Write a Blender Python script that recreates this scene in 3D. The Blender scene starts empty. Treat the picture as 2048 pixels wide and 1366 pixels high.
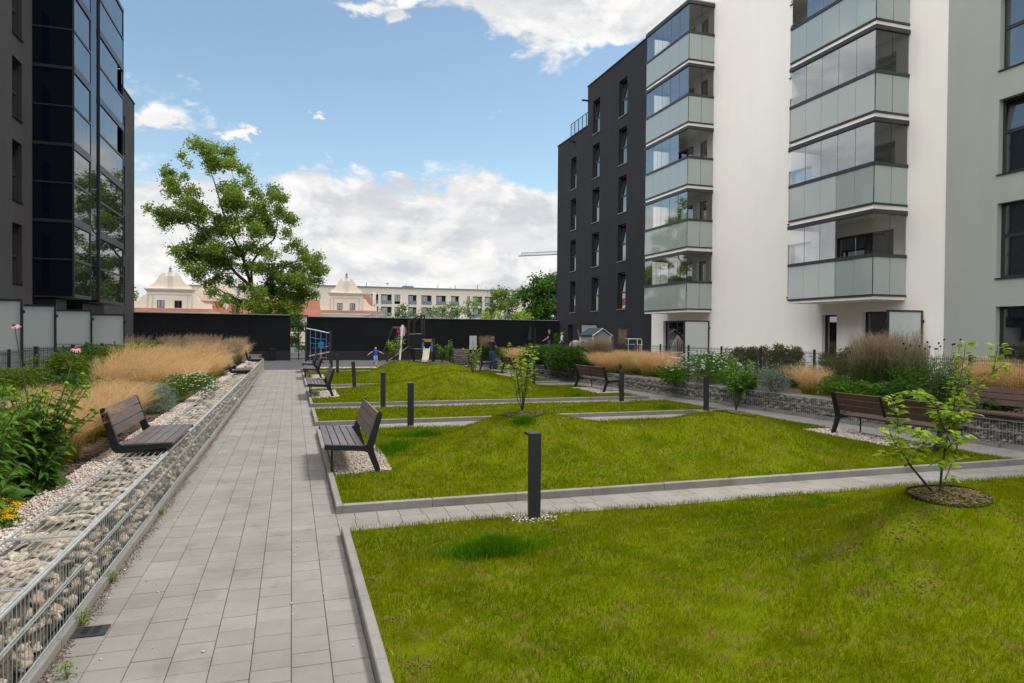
import bpy, math, random
import numpy as np
from mathutils import Vector, Matrix
RN = random.Random(11)
rng = np.random.default_rng(5)
sc = bpy.context.scene
COL = sc.collection
rad = math.radians

# ------------------------------------------------------------------ camera
CZ = 2.0
FPX = 1365.0
YAW, PITCH, ROLL = math.atan(440 / 1365.0), math.atan(17.4 / 1365.0), rad(0.45)
_r0 = Vector((math.cos(YAW), -math.sin(YAW), 0))
_f = Vector((math.sin(YAW) * math.cos(PITCH), math.cos(YAW) * math.cos(PITCH), -math.sin(PITCH)))
_u0 = _r0.cross(_f)
_r = _r0 * math.cos(ROLL) + _u0 * math.sin(ROLL)
_u = _u0 * math.cos(ROLL) - _r0 * math.sin(ROLL)
cam = bpy.data.cameras.new('camera'); co = bpy.data.objects.new('camera', cam); COL.objects.link(co)
cam.lens = 24.0; cam.sensor_width = 36.0; cam.clip_end = 3000; cam.clip_start = 0.05
M = Matrix(((_r.x, _u.x, -_f.x, 0), (_r.y, _u.y, -_f.y, 0), (_r.z, _u.z, -_f.z, CZ), (0, 0, 0, 1)))
co.matrix_world = M
sc.camera = co

def ray(px, py):
    return _f * FPX + _r * (px - 1024) - _u * (py - 683)
def g(px, py, z=0.0):
    """point of the photograph (2048 px wide) -> point on the level z"""
    d = ray(px, py); t = (z - CZ) / d.z
    return (d.x * t, d.y * t)
def gy(px, py, Y):
    """point of the photograph -> point on the plane y = Y"""
    d = ray(px, py); t = Y / d.y
    return Vector((d.x * t, Y, CZ + d.z * t))
def infront(X, Y):
    return X * math.sin(YAW) + Y * math.cos(YAW)

# ------------------------------------------------------------------ objects
def tag(o, label=None, cat=None, group=None, kind=None):
    if label: o['label'] = label
    if cat: o['category'] = cat
    if group: o['group'] = group
    if kind: o['kind'] = kind
    return o
def thing(name, label, cat, loc=(0, 0, 0), rz=0.0, group=None):
    o = bpy.data.objects.new(name, None); COL.objects.link(o)
    o.location = loc; o.rotation_euler = (0, 0, rz); o.empty_display_size = .2
    return tag(o, label, cat, group)
def dup(root, loc, rz=None, label=None, scale=None):
    r = root.copy(); COL.objects.link(r); r.location = loc
    if rz is not None: r.rotation_euler = (0, 0, rz)
    if scale is not None: r.scale = scale
    if label: r['label'] = label
    for ch in list(root.children):
        c = ch.copy(); COL.objects.link(c); c.parent = r
        for gch in list(ch.children):
            d = gch.copy(); COL.objects.link(d); d.parent = c
    return r

def np_mesh(name, V, F, mat, parent=None, mi=None, smooth=False):
    V = np.asarray(V, dtype=np.float32).reshape(-1, 3); F = np.asarray(F, dtype=np.int32)
    me = bpy.data.meshes.new(name)
    n, k = F.shape
    me.vertices.add(len(V)); me.vertices.foreach_set('co', V.ravel())
    me.loops.add(n * k); me.loops.foreach_set('vertex_index', F.ravel())
    me.polygons.add(n); me.polygons.foreach_set('loop_start', np.arange(0, n * k, k, dtype=np.int32))
    me.polygons.foreach_set('loop_total', np.full(n, k, dtype=np.int32))
    mats = mat if isinstance(mat, (list, tuple)) else [mat]
    for m in mats: me.materials.append(m)
    if mi is not None: me.polygons.foreach_set('material_index', np.asarray(mi, dtype=np.int32))
    if smooth: me.polygons.foreach_set('use_smooth', np.ones(n, dtype=bool))
    me.update(calc_edges=True)
    o = bpy.data.objects.new(name, me); COL.objects.link(o)
    if parent is not None: o.parent = parent
    return o

class MB:
    def __init__(s): s.v = []; s.f = []; s.m = []
    def add(s, vs, fs, m=0):
        b = len(s.v); s.v += [tuple(p) for p in vs]
        for q in fs: s.f.append([i + b for i in q]); s.m.append(m)
        return s
    def box(s, x0, x1, y0, y1, z0, z1, m=0):
        vs = [(x0, y0, z0), (x1, y0, z0), (x1, y1, z0), (x0, y1, z0), (x0, y0, z1), (x1, y0, z1), (x1, y1, z1), (x0, y1, z1)]
        return s.add(vs, [(0, 3, 2, 1), (4, 5, 6, 7), (0, 1, 5, 4), (1, 2, 6, 5), (2, 3, 7, 6), (3, 0, 4, 7)], m)
    def quad(s, a, b, c, d, m=0): return s.add([a, b, c, d], [(0, 1, 2, 3)], m)
    def bar(s, p, q, w, h=None, m=0, up=(0, 0, 1)):
        p, q = Vector(p), Vector(q); h = h or w; d = (q - p)
        if d.length < 1e-6: return s
        d.normalize(); upv = Vector(up)
        if abs(d.dot(upv)) > .98: upv = Vector((0, 1, 0)) if abs(d.y) < .9 else Vector((1, 0, 0))
        a = d.cross(upv).normalized() * (w / 2); b = a.cross(d).normalized() * (h / 2)
        vs = [p - a - b, p + a - b, p + a + b, p - a + b, q - a - b, q + a - b, q + a + b, q - a + b]
        return s.add(vs, [(0, 1, 2, 3), (7, 6, 5, 4), (0, 4, 5, 1), (1, 5, 6, 2), (2, 6, 7, 3), (3, 7, 4, 0)], m)
    def tube(s, pts, rs, n=8, m=0, cap=True):
        pts = [Vector(p) for p in pts]
        if not isinstance(rs, (list, tuple)): rs = [rs] * len(pts)
        b = len(s.v); ref = None
        for i, p in enumerate(pts):
            d = (pts[min(i + 1, len(pts) - 1)] - pts[max(i - 1, 0)])
            d = d.normalized() if d.length > 1e-9 else Vector((0, 0, 1))
            if ref is None:
                ref = Vector((1, 0, 0)) if abs(d.x) < .9 else Vector((0, 1, 0))
            a = (ref - d * ref.dot(d)).normalized(); ref = a; c = d.cross(a)
            for k in range(n):
                t = 2 * math.pi * k / n
                s.v.append(tuple(p + (a * math.cos(t) + c * math.sin(t)) * rs[i]))
        for i in range(len(pts) - 1):
            for k in range(n):
                k2 = (k + 1) % n
                s.f.append([b + i * n + k, b + i * n + k2, b + (i + 1) * n + k2, b + (i + 1) * n + k]); s.m.append(m)
        if cap:
            s.f.append([b + k for k in range(n)][::-1]); s.m.append(m)
            e = b + (len(pts) - 1) * n
            s.f.append([e + k for k in range(n)]); s.m.append(m)
        return s
    def lathe(s, c, prof, n=12, m=0):
        b = len(s.v)
        for r, z in prof:
            for k in range(n):
                t = 2 * math.pi * k / n
                s.v.append((c[0] + r * math.cos(t), c[1] + r * math.sin(t), c[2] + z))
        for i in range(len(prof) - 1):
            for k in range(n):
                k2 = (k + 1) % n
                s.f.append([b + i * n + k, b + i * n + k2, b + (i + 1) * n + k2, b + (i + 1) * n + k]); s.m.append(m)
        s.f.append([b + k for k in range(n)][::-1]); s.m.append(m)
        e = b + (len(prof) - 1) * n
        s.f.append([e + k for k in range(n)]); s.m.append(m)
        return s
    def prism(s, pts, fa, fb, m=0):
        """pts 2D outline, fa/fb map a 2D point to the two end faces"""
        n = len(pts)
        vs = [fa(p) for p in pts] + [fb(p) for p in pts]
        fs = [tuple(range(n))[::-1], tuple(range(n, 2 * n))]
        fs += [(i, (i + 1) % n, n + (i + 1) % n, n + i) for i in range(n)]
        return s.add(vs, fs, m)
    def build(s, name, mats, parent=None, smooth=False, bevel=0.0):
        me = bpy.data.meshes.new(name); me.from_pydata(s.v, [], s.f)
        mats = mats if isinstance(mats, (list, tuple)) else [mats]
        for mm in mats: me.materials.append(mm)
        if len(mats) > 1: me.polygons.foreach_set('material_index', np.array(s.m, dtype=np.int32))
        if smooth: me.polygons.foreach_set('use_smooth', np.ones(len(me.polygons), dtype=bool))
        me.update()
        o = bpy.data.objects.new(name, me); COL.objects.link(o)
        if parent is not None: o.parent = parent
        if bevel:
            b = o.modifiers.new('bevel', 'BEVEL'); b.width = bevel; b.segments = 2; b.limit_method = 'ANGLE'; b.angle_limit = rad(40)
        return o
def fix_normals(o):
    import bmesh
    bm = bmesh.new(); bm.from_mesh(o.data); bmesh.ops.recalc_face_normals(bm, faces=bm.faces); bm.to_mesh(o.data); bm.free()
    return o

# ------------------------------------------------------------------ materials
def _nt(name):
    m = bpy.data.materials.new(name); m.use_nodes = True; nt = m.node_tree
    return m, nt, nt.nodes['Principled BSDF'], nt.nodes['Material Output']
def _mixc(nt, a, b, fac, mode='MIX'):
    n = nt.nodes.new('ShaderNodeMix'); n.data_type = 'RGBA'; n.blend_type = mode
    for sk, v in ((n.inputs[6], a), (n.inputs[7], b), (n.inputs[0], fac)):
        if isinstance(v, (int, float)): sk.default_value = v
        elif isinstance(v, tuple): sk.default_value = (*v[:3], 1)
        else: nt.links.new(v, sk)
    return n.outputs[2]
def _noise(nt, scale, detail=4, rough=.55, coord=None, dist=0.0):
    n = nt.nodes.new('ShaderNodeTexNoise'); n.inputs['Scale'].default_value = scale
    n.inputs['Detail'].default_value = detail; n.inputs['Roughness'].default_value = rough; n.inputs['Distortion'].default_value = dist
    if coord is not None: nt.links.new(coord, n.inputs['Vector'])
    return n.outputs['Fac']
def _ramp(nt, fac, lo, hi):
    n = nt.nodes.new('ShaderNodeMapRange'); n.inputs[1].default_value = lo; n.inputs[2].default_value = hi
    nt.links.new(fac, n.inputs[0]); return n.outputs[0]
def _pos(nt):
    return nt.nodes.new('ShaderNodeNewGeometry').outputs['Position']
def mat(name, col, rough=.6, var=None, bump=None, metal=0.0, spec=.5, island=None, stain=None, coat=0.0, streak=0.0):
    """var=(scale, amount) mottling; island=(col2, amount) per piece; stain=(scale, col, lo, hi); bump=(scale, strength)"""
    m, nt, p, out = _nt(name)
    pos = _pos(nt); c = None
    base = tuple(col)
    if island:
        ge = nt.nodes.new('ShaderNodeNewGeometry')
        c = _mixc(nt, base, tuple(island[0]), ge.outputs['Random Per Island'])
    if var:
        f = _ramp(nt, _noise(nt, var[0], 5, .6, pos), .3, .7)
        dark = tuple(max(0, 1 - var[1]) for _ in range(3)); lite = tuple(1 + var[1] for _ in range(3))
        k = _mixc(nt, dark, lite, f)
        c = _mixc(nt, c if c is not None else base, k, 1.0, 'MULTIPLY')
    if streak:   # faint weather streaks running down the wall
        mp = nt.nodes.new('ShaderNodeMapping'); mp.inputs['Scale'].default_value = (1.6, 1.6, .10); nt.links.new(pos, mp.inputs[0])
        f = _ramp(nt, _noise(nt, 1.5, 6, .65, mp.outputs[0]), .35, .75); k = _mixc(nt, (1 + streak * .4,) * 3, (1 - streak, 1 - streak, 1 - streak * 1.1), f)
        c = _mixc(nt, c if c is not None else base, k, 1.0, 'MULTIPLY')
    if stain:
        f = _ramp(nt, _noise(nt, stain[0], 6, .65, pos, .4), stain[2], stain[3])
        c = _mixc(nt, c if c is not None else base, tuple(stain[1]), f)
    if c is not None: nt.links.new(c, p.inputs['Base Color'])
    else: p.inputs['Base Color'].default_value = (*base, 1)
    p.inputs['Roughness'].default_value = rough; p.inputs['Metallic'].default_value = metal
    p.inputs['Specular IOR Level'].default_value = spec
    if coat: p.inputs['Coat Weight'].default_value = coat; p.inputs['Coat Roughness'].default_value = .02
    if bump:
        b = nt.nodes.new('ShaderNodeBump'); b.inputs['Strength'].default_value = bump[1]; b.inputs['Distance'].default_value = .02
        nt.links.new(_noise(nt, bump[0], 6, .6, pos), b.inputs['Height']); nt.links.new(b.outputs[0], p.inputs['Normal'])
    return m
def leafmat(name, c1, c2, c3=None, trans=.35, patch=1.5, rough=.5, p3=(.55, .75), spec=.22):
    """leaves: colour differs per leaf and in drifts through the plant"""
    m, nt, p, out = _nt(name)
    ge = nt.nodes.new('ShaderNodeNewGeometry')
    c = _mixc(nt, tuple(c1), tuple(c2), ge.outputs['Random Per Island'])
    if c3:
        f = _ramp(nt, _noise(nt, patch, 4, .6, ge.outputs['Position']), *p3)
        c = _mixc(nt, c, tuple(c3), f)
    nt.links.new(c, p.inputs['Base Color']); p.inputs['Roughness'].default_value = rough; p.inputs['Specular IOR Level'].default_value = spec
    t = nt.nodes.new('ShaderNodeBsdfTranslucent'); nt.links.new(c, t.inputs['Color'])
    mx = nt.nodes.new('ShaderNodeMixShader'); mx.inputs[0].default_value = trans
    nt.links.new(p.outputs[0], mx.inputs[1]); nt.links.new(t.outputs[0], mx.inputs[2]); nt.links.new(mx.outputs[0], out.inputs['Surface'])
    return m
def clear_glass(name, tint=(.9, .95, .94), ior=1.9):
    m, nt, p, out = _nt(name)
    fr = nt.nodes.new('ShaderNodeFresnel'); fr.inputs[0].default_value = ior
    t = nt.nodes.new('ShaderNodeBsdfTransparent'); t.inputs[0].default_value = (*tint, 1)
    gl = nt.nodes.new('ShaderNodeBsdfGlossy'); gl.inputs['Roughness'].default_value = .015; gl.inputs[0].default_value = (.95, .97, 1, 1)
    mx = nt.nodes.new('ShaderNodeMixShader'); nt.links.new(fr.outputs[0], mx.inputs[0])
    nt.links.new(t.outputs[0], mx.inputs[1]); nt.links.new(gl.outputs[0], mx.inputs[2]); nt.links.new(mx.outputs[0], out.inputs['Surface'])
    return m
def dark_glass(name, col, ior):
    m, nt, p, out = _nt(name)
    fr = nt.nodes.new('ShaderNodeFresnel'); fr.inputs[0].default_value = ior
    d = nt.nodes.new('ShaderNodeBsdfDiffuse'); d.inputs[0].default_value = (*col, 1)
    gl = nt.nodes.new('ShaderNodeBsdfGlossy'); gl.inputs['Roughness'].default_value = .02; gl.inputs[0].default_value = (.95, .97, 1, 1)
    pos = _pos(nt); b = nt.nodes.new('ShaderNodeBump'); b.inputs['Strength'].default_value = .02; b.inputs['Distance'].default_value = .05
    nt.links.new(_noise(nt, .9, 1, .5, pos), b.inputs['Height']); nt.links.new(b.outputs[0], gl.inputs['Normal'])
    mx = nt.nodes.new('ShaderNodeMixShader'); nt.links.new(fr.outputs[0], mx.inputs[0])
    nt.links.new(d.outputs[0], mx.inputs[1]); nt.links.new(gl.outputs[0], mx.inputs[2]); nt.links.new(mx.outputs[0], out.inputs['Surface'])
    return m
def frost_glass(name, col, ior=2.0):
    m, nt, p, out = _nt(name)
    p.inputs['Base Color'].default_value = (*col, 1); p.inputs['Roughness'].default_value = .45; p.inputs['Specular IOR Level'].default_value = .1
    t = nt.nodes.new('ShaderNodeBsdfTranslucent'); t.inputs[0].default_value = (*col, 1)
    mx = nt.nodes.new('ShaderNodeMixShader'); mx.inputs[0].default_value = .4
    nt.links.new(p.outputs[0], mx.inputs[1]); nt.links.new(t.outputs[0], mx.inputs[2])
    fr = nt.nodes.new('ShaderNodeFresnel'); fr.inputs[0].default_value = ior
    gl = nt.nodes.new('ShaderNodeBsdfGlossy'); gl.inputs['Roughness'].default_value = .02
    m2 = nt.nodes.new('ShaderNodeMixShader'); nt.links.new(fr.outputs[0], m2.inputs[0]); nt.links.new(mx.outputs[0], m2.inputs[1]); nt.links.new(gl.outputs[0], m2.inputs[2])
    nt.links.new(m2.outputs[0], out.inputs['Surface'])
    return m

MT = dict(
    paver=mat('concrete paver', (.215, .200, .180), .9, (1.3, .14), (60, .2), island=((.242, .228, .208), 1), stain=(2.2, (.165, .15, .128), .54, .80), spec=.12),
    joint=mat('sand joint', (.095, .082, .062), .95, (8, .4), stain=(1.6, (.05, .06, .022), .5, .72)),
    kerb=mat('kerb concrete', (.20, .188, .17), .85, (2.5, .2), (50, .15), island=((.235, .22, .20), 1), stain=(5, (.15, .14, .125), .58, .8)),
    soil=mat('lawn soil', (.088, .115, .003), 1.0, (3, .35), (30, .8), stain=(6, (.125, .09, .025), .50, .70), spec=0), dirt=mat('bare earth', (.12, .078, .028), 1, (12, .4), (40, .8), island=((.19, .13, .055), 1)),
    ground=mat('asphalt ground', (.07, .07, .068), .9, (.5, .2)),
    mulch=mat('bark mulch', (.075, .045, .03), .95, (14, .5), (25, .8)),
    chip=mat('bark chip', (.10, .055, .035), .9, island=((.17, .11, .08), 1)),
    gravel=mat('gravel bed', (.42, .34, .28), .9, (20, .3), (70, .6)),
    pebble=mat('pebble', (.46, .36, .30), .8, island=((.64, .56, .50), 1)),
    stone=mat('gabion stone', (.30, .255, .195), .9, (26, .4), (45, 1.0), island=((.49, .42, .335), 1), stain=(7, (.34, .19, .08), .56, .74), spec=.15),
    stone_dark=mat('grey gabion stone', (.15, .14, .125), .88, (9, .3), (22, .6), island=((.28, .255, .225), 1), stain=(5, (.22, .15, .1), .6, .8)),
    core=mat('dark core', (.03, .028, .025), 1), rubble=mat('inner rubble', (.13, .11, .085), 1, (30, .6), (40, 1.0)),
    zinc=mat('galvanised wire', (.42, .445, .44), .5, (12, .15), metal=.35),
    rubber=mat('rubber paving', (.060, .060, .064), .9, (1, .15), (80, .1)),
    sand=mat('play sand', (.50, .40, .27), .95, (4, .15)),
    black=mat('black powder coat', (.012, .012, .014), .45, spec=.4),
    anth=mat('anthracite powder coat', (.022, .024, .027), .4, (3, .1), spec=.5),
    fence=mat('anthracite fence steel', (.022, .025, .028), .5),
    slat=mat('stained bench board', (.085, .062, .062), .42, (3, .25), (40, .15), island=((.12, .092, .088), 1), spec=.6),
    slat_brown=mat('brown bench board', (.075, .040, .034), .5, (3, .25), (40, .15), island=((.095, .05, .042), 1), spec=.5),
    slat_tan=mat('weathered bench board', (.15, .115, .095), .55, (3, .2), (40, .15), island=((.19, .15, .125), 1)),
    white_render=mat('white facade render', (.80, .765, .715), .9, (.35, .03), (90, .12), spec=.2, streak=.025),
    grey_render=mat('grey green facade render', (.33, .35, .318), .9, (.4, .04), (90, .12), spec=.2, streak=.03),
    dark_render=mat('charcoal facade render', (.023, .0235, .028), .9, (.5, .14), (60, .3), spec=.25, streak=.14),
    char_render=mat('grey charcoal facade render', (.040, .0385, .040), .9, (.5, .14), (60, .3), spec=.25, streak=.14),
    wall_black=mat('black boundary wall', (.0095, .0105, .013), .85, (.7, .25), (60, .3), spec=.3, streak=.2),
    plinth=mat('dark plinth', (.030, .030, .034), .85, (.7, .15)),
    cap=mat('sheet metal cap', (.38, .39, .40), .45, metal=.4),
    soffit=mat('balcony slab', (.84, .81, .77), .9),
    frame=mat('dark window frame', (.02, .021, .024), .4),
    railcap=mat('dark rail profile', (.028, .027, .031), .4),
    inner=mat('dim interior', (.035, .035, .034), .95),
    glass=clear_glass('clear balcony glass', tint=(.98, .99, .985), ior=4.2), glass_side=clear_glass('clear side glass', tint=(.90, .925, .91), ior=1.45), wglass2=dark_glass('deep window glass', (.012, .014, .015), 3.6), trim=mat('beige cornice', (.62, .54, .44), .9),
    wglass=dark_glass('window glass', (.012, .014, .015), 3.4),
    bayglass=dark_glass('bay front glass', (.012, .017, .018), 2.3),
    sideglass=dark_glass('bay side glass', (.0035, .0065, .013), 1.4),
    frost=frost_glass('frosted balustrade glass', (.50, .575, .545), 2.3),
    screen=frost_glass('frosted screen glass', (.74, .79, .765), 1.5),
    cream=mat('cream gable render', (.80, .69, .55), .9, (.2, .06)),
    cream2=mat('cream block render', (.70, .62, .50), .9, (.05, .08)),
    tile=mat('red roof tile', (.19, .064, .036), .85, (.8, .2)),
    lead=mat('grey lead', (.17, .18, .20), .6),
    bark=mat('bark', (.085, .068, .05), .95, (3, .3)),
    twig=mat('twig bark', (.05, .036, .028), .8, (10, .3)),
    twiglight=mat('young twig bark', (.13, .10, .06), .8),
    stem=mat('green stem', (.08, .11, .03), .6),
    blue=mat('blue panel', (.02, .22, .52), .5),
    rope=mat('blue rope', (.05, .25, .42), .7),
    yellow=mat('yellow panel', (.72, .38, .02), .5),
    red=mat('red panel', (.55, .02, .03), .5),
    steel=mat('brushed slide steel', (.36, .37, .38), .35, metal=.7),
    whitep=mat('white paint', (.72, .72, .70), .5),
    lightgrey=mat('light grey board', (.55, .56, .57), .6),
    greywood=mat('grey weathered plank', (.13, .125, .12), .8),
    darkpost=mat('dark brown post', (.042, .028, .022), .7),
    shedgrey=mat('grey shed board', (.30, .32, .35), .7),
    skin=mat('skin', (.55, .32, .22), .55), hair=mat('light hair', (.42, .25, .10), .7), hair2=mat('short brown hair', (.20, .11, .06), .7),
    tee_black=mat('black cotton', (.014, .015, .018), .9), tee_blue=mat('blue cotton', (.012, .08, .40), .9), short_blue=mat('light blue shorts', (.16, .32, .60), .9),
    jeans=mat('blue jeans', (.035, .065, .13), .9), top_white=mat('white cotton', (.66, .68, .70), .9), shoe=mat('dark shoe', (.02, .02, .022), .7),
    beige=mat('beige cushion', (.42, .36, .29), .9), wood=mat('pale wood', (.36, .26, .18), .7), pink=mat('pink cloth', (.6, .25, .3), .9),
    iron=mat('cast iron', (.035, .036, .038), .55, (20, .3), metal=.3),
    eye=mat('dark eye', (.02, .015, .012), .3),
    petal=leafmat('pink petal', (.68, .26, .34), (.80, .42, .50)), cone=mat('flower cone', (.20, .055, .02), .8),
    white_flower=leafmat('white flower', (.78, .78, .72), (.86, .86, .82), trans=.2), yellow_flower=leafmat('yellow flower', (.75, .45, .01), (.85, .6, .03), trans=.2),
    # foliage
    lawn=leafmat('lawn grass', (.092, .156, .0015), (.24, .222, .004), (.062, .142, .0015), .35, .9, 1.0, (.48, .68), 0),
    lawn_straw=leafmat('dry lawn grass', (.26, .20, .02), (.38, .30, .06), None, .3, rough=1, spec=0),
    lush=leafmat('lush dark grass', (.045, .14, .004), (.10, .24, .008), None, .35, rough=1, spec=0),
    gold=leafmat('golden grass', (.56, .34, .11), (.92, .70, .42), (.62, .42, .17), .5, 1.3, .9, spec=0),
    gold_base=leafmat('grass blades', (.13, .16, .018), (.44, .34, .10), None, .4, spec=0),
    plume=leafmat('brown plume', (.34, .24, .15), (.52, .40, .28), None, .45, spec=0),
    reed=leafmat('reed blades', (.055, .095, .022), (.09, .13, .03), None, .35),
    leaf_a=leafmat('bright shrub leaf', (.17, .28, .014), (.30, .40, .022), (.08, .16, .012), .4, 3.0),
    leaf_b=leafmat('dark leaf', (.022, .065, .012), (.05, .11, .018), None, .35),
    leaf_c=leafmat('mid green leaf', (.055, .145, .012), (.125, .235, .020), None, .42),
    leaf_d=leafmat('tree leaf', (.115, .20, .018), (.26, .34, .04), (.075, .145, .014), .45, .35),
    leaf_e=leafmat('far tree leaf', (.10, .17, .025), (.19, .27, .05), None, .45),
    leaf_f=leafmat('deep green leaf', (.035, .10, .012), (.085, .18, .018), None, .4),
    leaf_h=leafmat('yew leaf', (.09, .15, .008), (.15, .21, .012), (.035, .08, .008), .35, 2.5),
    leaf_r=leafmat('dark mixed hedge leaf', (.07, .13, .018), (.17, .12, .04), None, .4),
    silver=leafmat('silver leaf', (.14, .20, .13), (.24, .31, .22), (.08, .15, .04), .3, 6),
)
# ------------------------------------------------------------------ sky and sun
SUN_EL, SUN_AZ = 60.0, 100.0          # azimuth clockwise from +Y (the path direction)
w = bpy.data.worlds.new('World'); sc.world = w; w.use_nodes = True
nt = w.node_tree; bg = nt.nodes['Background']; bg.inputs['Strength'].default_value = 0.10
sky = nt.nodes.new('ShaderNodeTexSky'); sky.sky_type = 'NISHITA'; sky.sun_disc = False
sky.sun_elevation = rad(SUN_EL); sky.sun_rotation = rad(SUN_AZ); sky.air_density = 1.0; sky.dust_density = .6; sky.ozone_density = 1.5
tc = nt.nodes.new('ShaderNodeTexCoord'); sep = nt.nodes.new('ShaderNodeSeparateXYZ'); nt.links.new(tc.outputs['Generated'], sep.inputs[0])
def MA(op, a, b=None, c=None):
    n = nt.nodes.new('ShaderNodeMath'); n.operation = op
    for i, v in enumerate((a, b, c)):
        if v is None: continue
        if isinstance(v, (int, float)): n.inputs[i].default_value = v
        else: nt.links.new(v, n.inputs[i])
    return n.outputs[0]
def sstep(v, lo, hi):
    n = nt.nodes.new('ShaderNodeMapRange'); n.interpolation_type = 'SMOOTHSTEP'
    n.inputs[1].default_value = lo; n.inputs[2].default_value = hi; nt.links.new(v, n.inputs[0]); return n.outputs[0]
AZ0 = MA('ARCTAN2', sep.outputs[0], sep.outputs[1]); EL0 = MA('ARCSINE', sep.outputs[2]); AZ, EL = AZ0, EL0
def cnoise(du, dv, scale, seed, detail=7, rough=.56, sy=1.6, dist=.25):
    cb = nt.nodes.new('ShaderNodeCombineXYZ')
    nt.links.new(MA('ADD', AZ, du), cb.inputs[0]); nt.links.new(MA('MULTIPLY', MA('ADD', EL, dv), sy), cb.inputs[1]); cb.inputs[2].default_value = seed
    n = nt.nodes.new('ShaderNodeTexNoise'); n.inputs['Scale'].default_value = scale; n.inputs['Detail'].default_value = detail
    n.inputs['Roughness'].default_value = rough; n.inputs['Distortion'].default_value = dist; nt.links.new(cb.outputs[0], n.inputs['Vector'])
    return n.outputs['Fac']
wa = cnoise(2.0, 1.0, 13.0, 5.5, 5, .6); wb = cnoise(7.0, 3.0, 13.0, 1.5, 5, .6)
AZw = MA('ADD', AZ, MA('MULTIPLY', MA('SUBTRACT', wa, .5), .17)); ELw = MA('ADD', EL, MA('MULTIPLY', MA('SUBTRACT', wb, .5), .11))
def blob(a0, e0, ra, re):
    x = MA('DIVIDE', MA('SUBTRACT', AZw, a0), ra); y = MA('DIVIDE', MA('SUBTRACT', ELw, e0), re)
    return MA('EXPONENT', MA('MULTIPLY', MA('ADD', MA('MULTIPLY', x, x), MA('MULTIPLY', y, y)), -1))
def azel(px, py):
    d = ray(px, py).normalized(); return math.atan2(d.x, d.y), math.asin(d.z)
def pblob(px, py, rx, ry):
    a, e = azel(px, py); return blob(a, e, rx / 1365.0, ry / 1365.0)
# cloud cover: a bank along the horizon, a mass high ahead to the right, small drifting puffs, unseen cloud added overhead for soft light
bank = sstep(ELw, .240, .135)
cover = MA('MULTIPLY', bank, .60)
for (px, py, rx, ry, k) in ((1200, -40, 270, 95, .62), (1010, 45, 110, 50, .34), (362, 176, 72, 40, .48), (352, 244, 84, 24, .38), (700, 4, 90, 24, .38), (800, 18, 26, 24, .36),
                            (638, 229, 15, 14, .46), (466, 264, 22, 13, .40), (505, 243, 26, 9, .32), (1180, 190, 20, 12, .34), (660, 385, 110, 55, .36), (860, 415, 130, 55, .34),
                            (1090, 425, 80, 60, .30), (255, 150, 30, 20, .3), (320, 440, 90, 70, .2), (840, -170, 160, 60, .4), (340, 395, 60, 16, .26), (1350, 20, 160, 50, .3), (1100, 330, 30, 12, .2)):
    cover = MA('ADD', cover, MA('MULTIPLY', pblob(px, py, rx, ry), k))
cover = MA('ADD', cover, MA('MULTIPLY', blob(-.80, .30, .20, .13), .5)); cover = MA('ADD', cover, MA('MULTIPLY', blob(-.60, .62, .16, .10), .4)); cover = MA('ADD', cover, MA('MULTIPLY', sstep(EL, .62, .85), .5)); cover = MA('ADD', cover, MA('MULTIPLY', sstep(MA('SINE', MA('ADD', AZ0, math.pi + .38)), .52, .92), .55))  # clouds added out of view: balcony reflections, overhead fill, western fill
back = MA('MULTIPLY', sstep(MA('ABSOLUTE', AZ), .85, 1.4), .20); cover = MA('ADD', cover, back)
n1 = cnoise(0, 0, 6.5, 3.1, 10); n1u = cnoise(-.012, .022, 6.5, 3.1, 6)
dens = MA('ADD', MA('ADD', MA('MULTIPLY', MA('SUBTRACT', n1, .5), 1.7), cover), -.13)
densu = MA('ADD', MA('ADD', MA('MULTIPLY', MA('SUBTRACT', n1u, .5), 1.7), cover), -.13)
mask = sstep(dens, .08, .30)
# the parts with little cloud above them are bright, the undersides grey
lit = sstep(MA('SUBTRACT', dens, densu), -.10, .11)
n2 = cnoise(.4, .1, 9.0, 8.7, 5, .55, 3.4)
shade = MA('MULTIPLY', MA('ADD', MA('MULTIPLY', lit, .55), MA('MULTIPLY', sstep(n2, .34, .62), .50)), 1.0)
def cmix(fac, a, b):
    n = nt.nodes.new('ShaderNodeMix'); n.data_type = 'RGBA'; nt.links.new(fac, n.inputs[0])
    for sk, v in ((n.inputs[6], a), (n.inputs[7], b)):
        if isinstance(v, tuple): sk.default_value = (*v, 1)
        else: nt.links.new(v, sk)
    return n.outputs[2]
CLOUD_K = 5.1
cc = cmix(shade, tuple(CLOUD_K * v for v in (.64, .66, .70)), tuple(CLOUD_K * v for v in (1.0, .985, .96)))
# cloud out of view overhead and to the west, brightened to light the facades
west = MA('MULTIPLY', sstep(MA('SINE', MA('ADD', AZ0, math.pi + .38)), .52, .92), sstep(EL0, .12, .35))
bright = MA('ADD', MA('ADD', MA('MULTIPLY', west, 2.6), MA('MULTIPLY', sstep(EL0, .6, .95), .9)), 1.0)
sc_ = nt.nodes.new('ShaderNodeVectorMath'); sc_.operation = 'SCALE'; nt.links.new(cc, sc_.inputs[0]); nt.links.new(bright, sc_.inputs['Scale']); cc = sc_.outputs[0]
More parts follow.
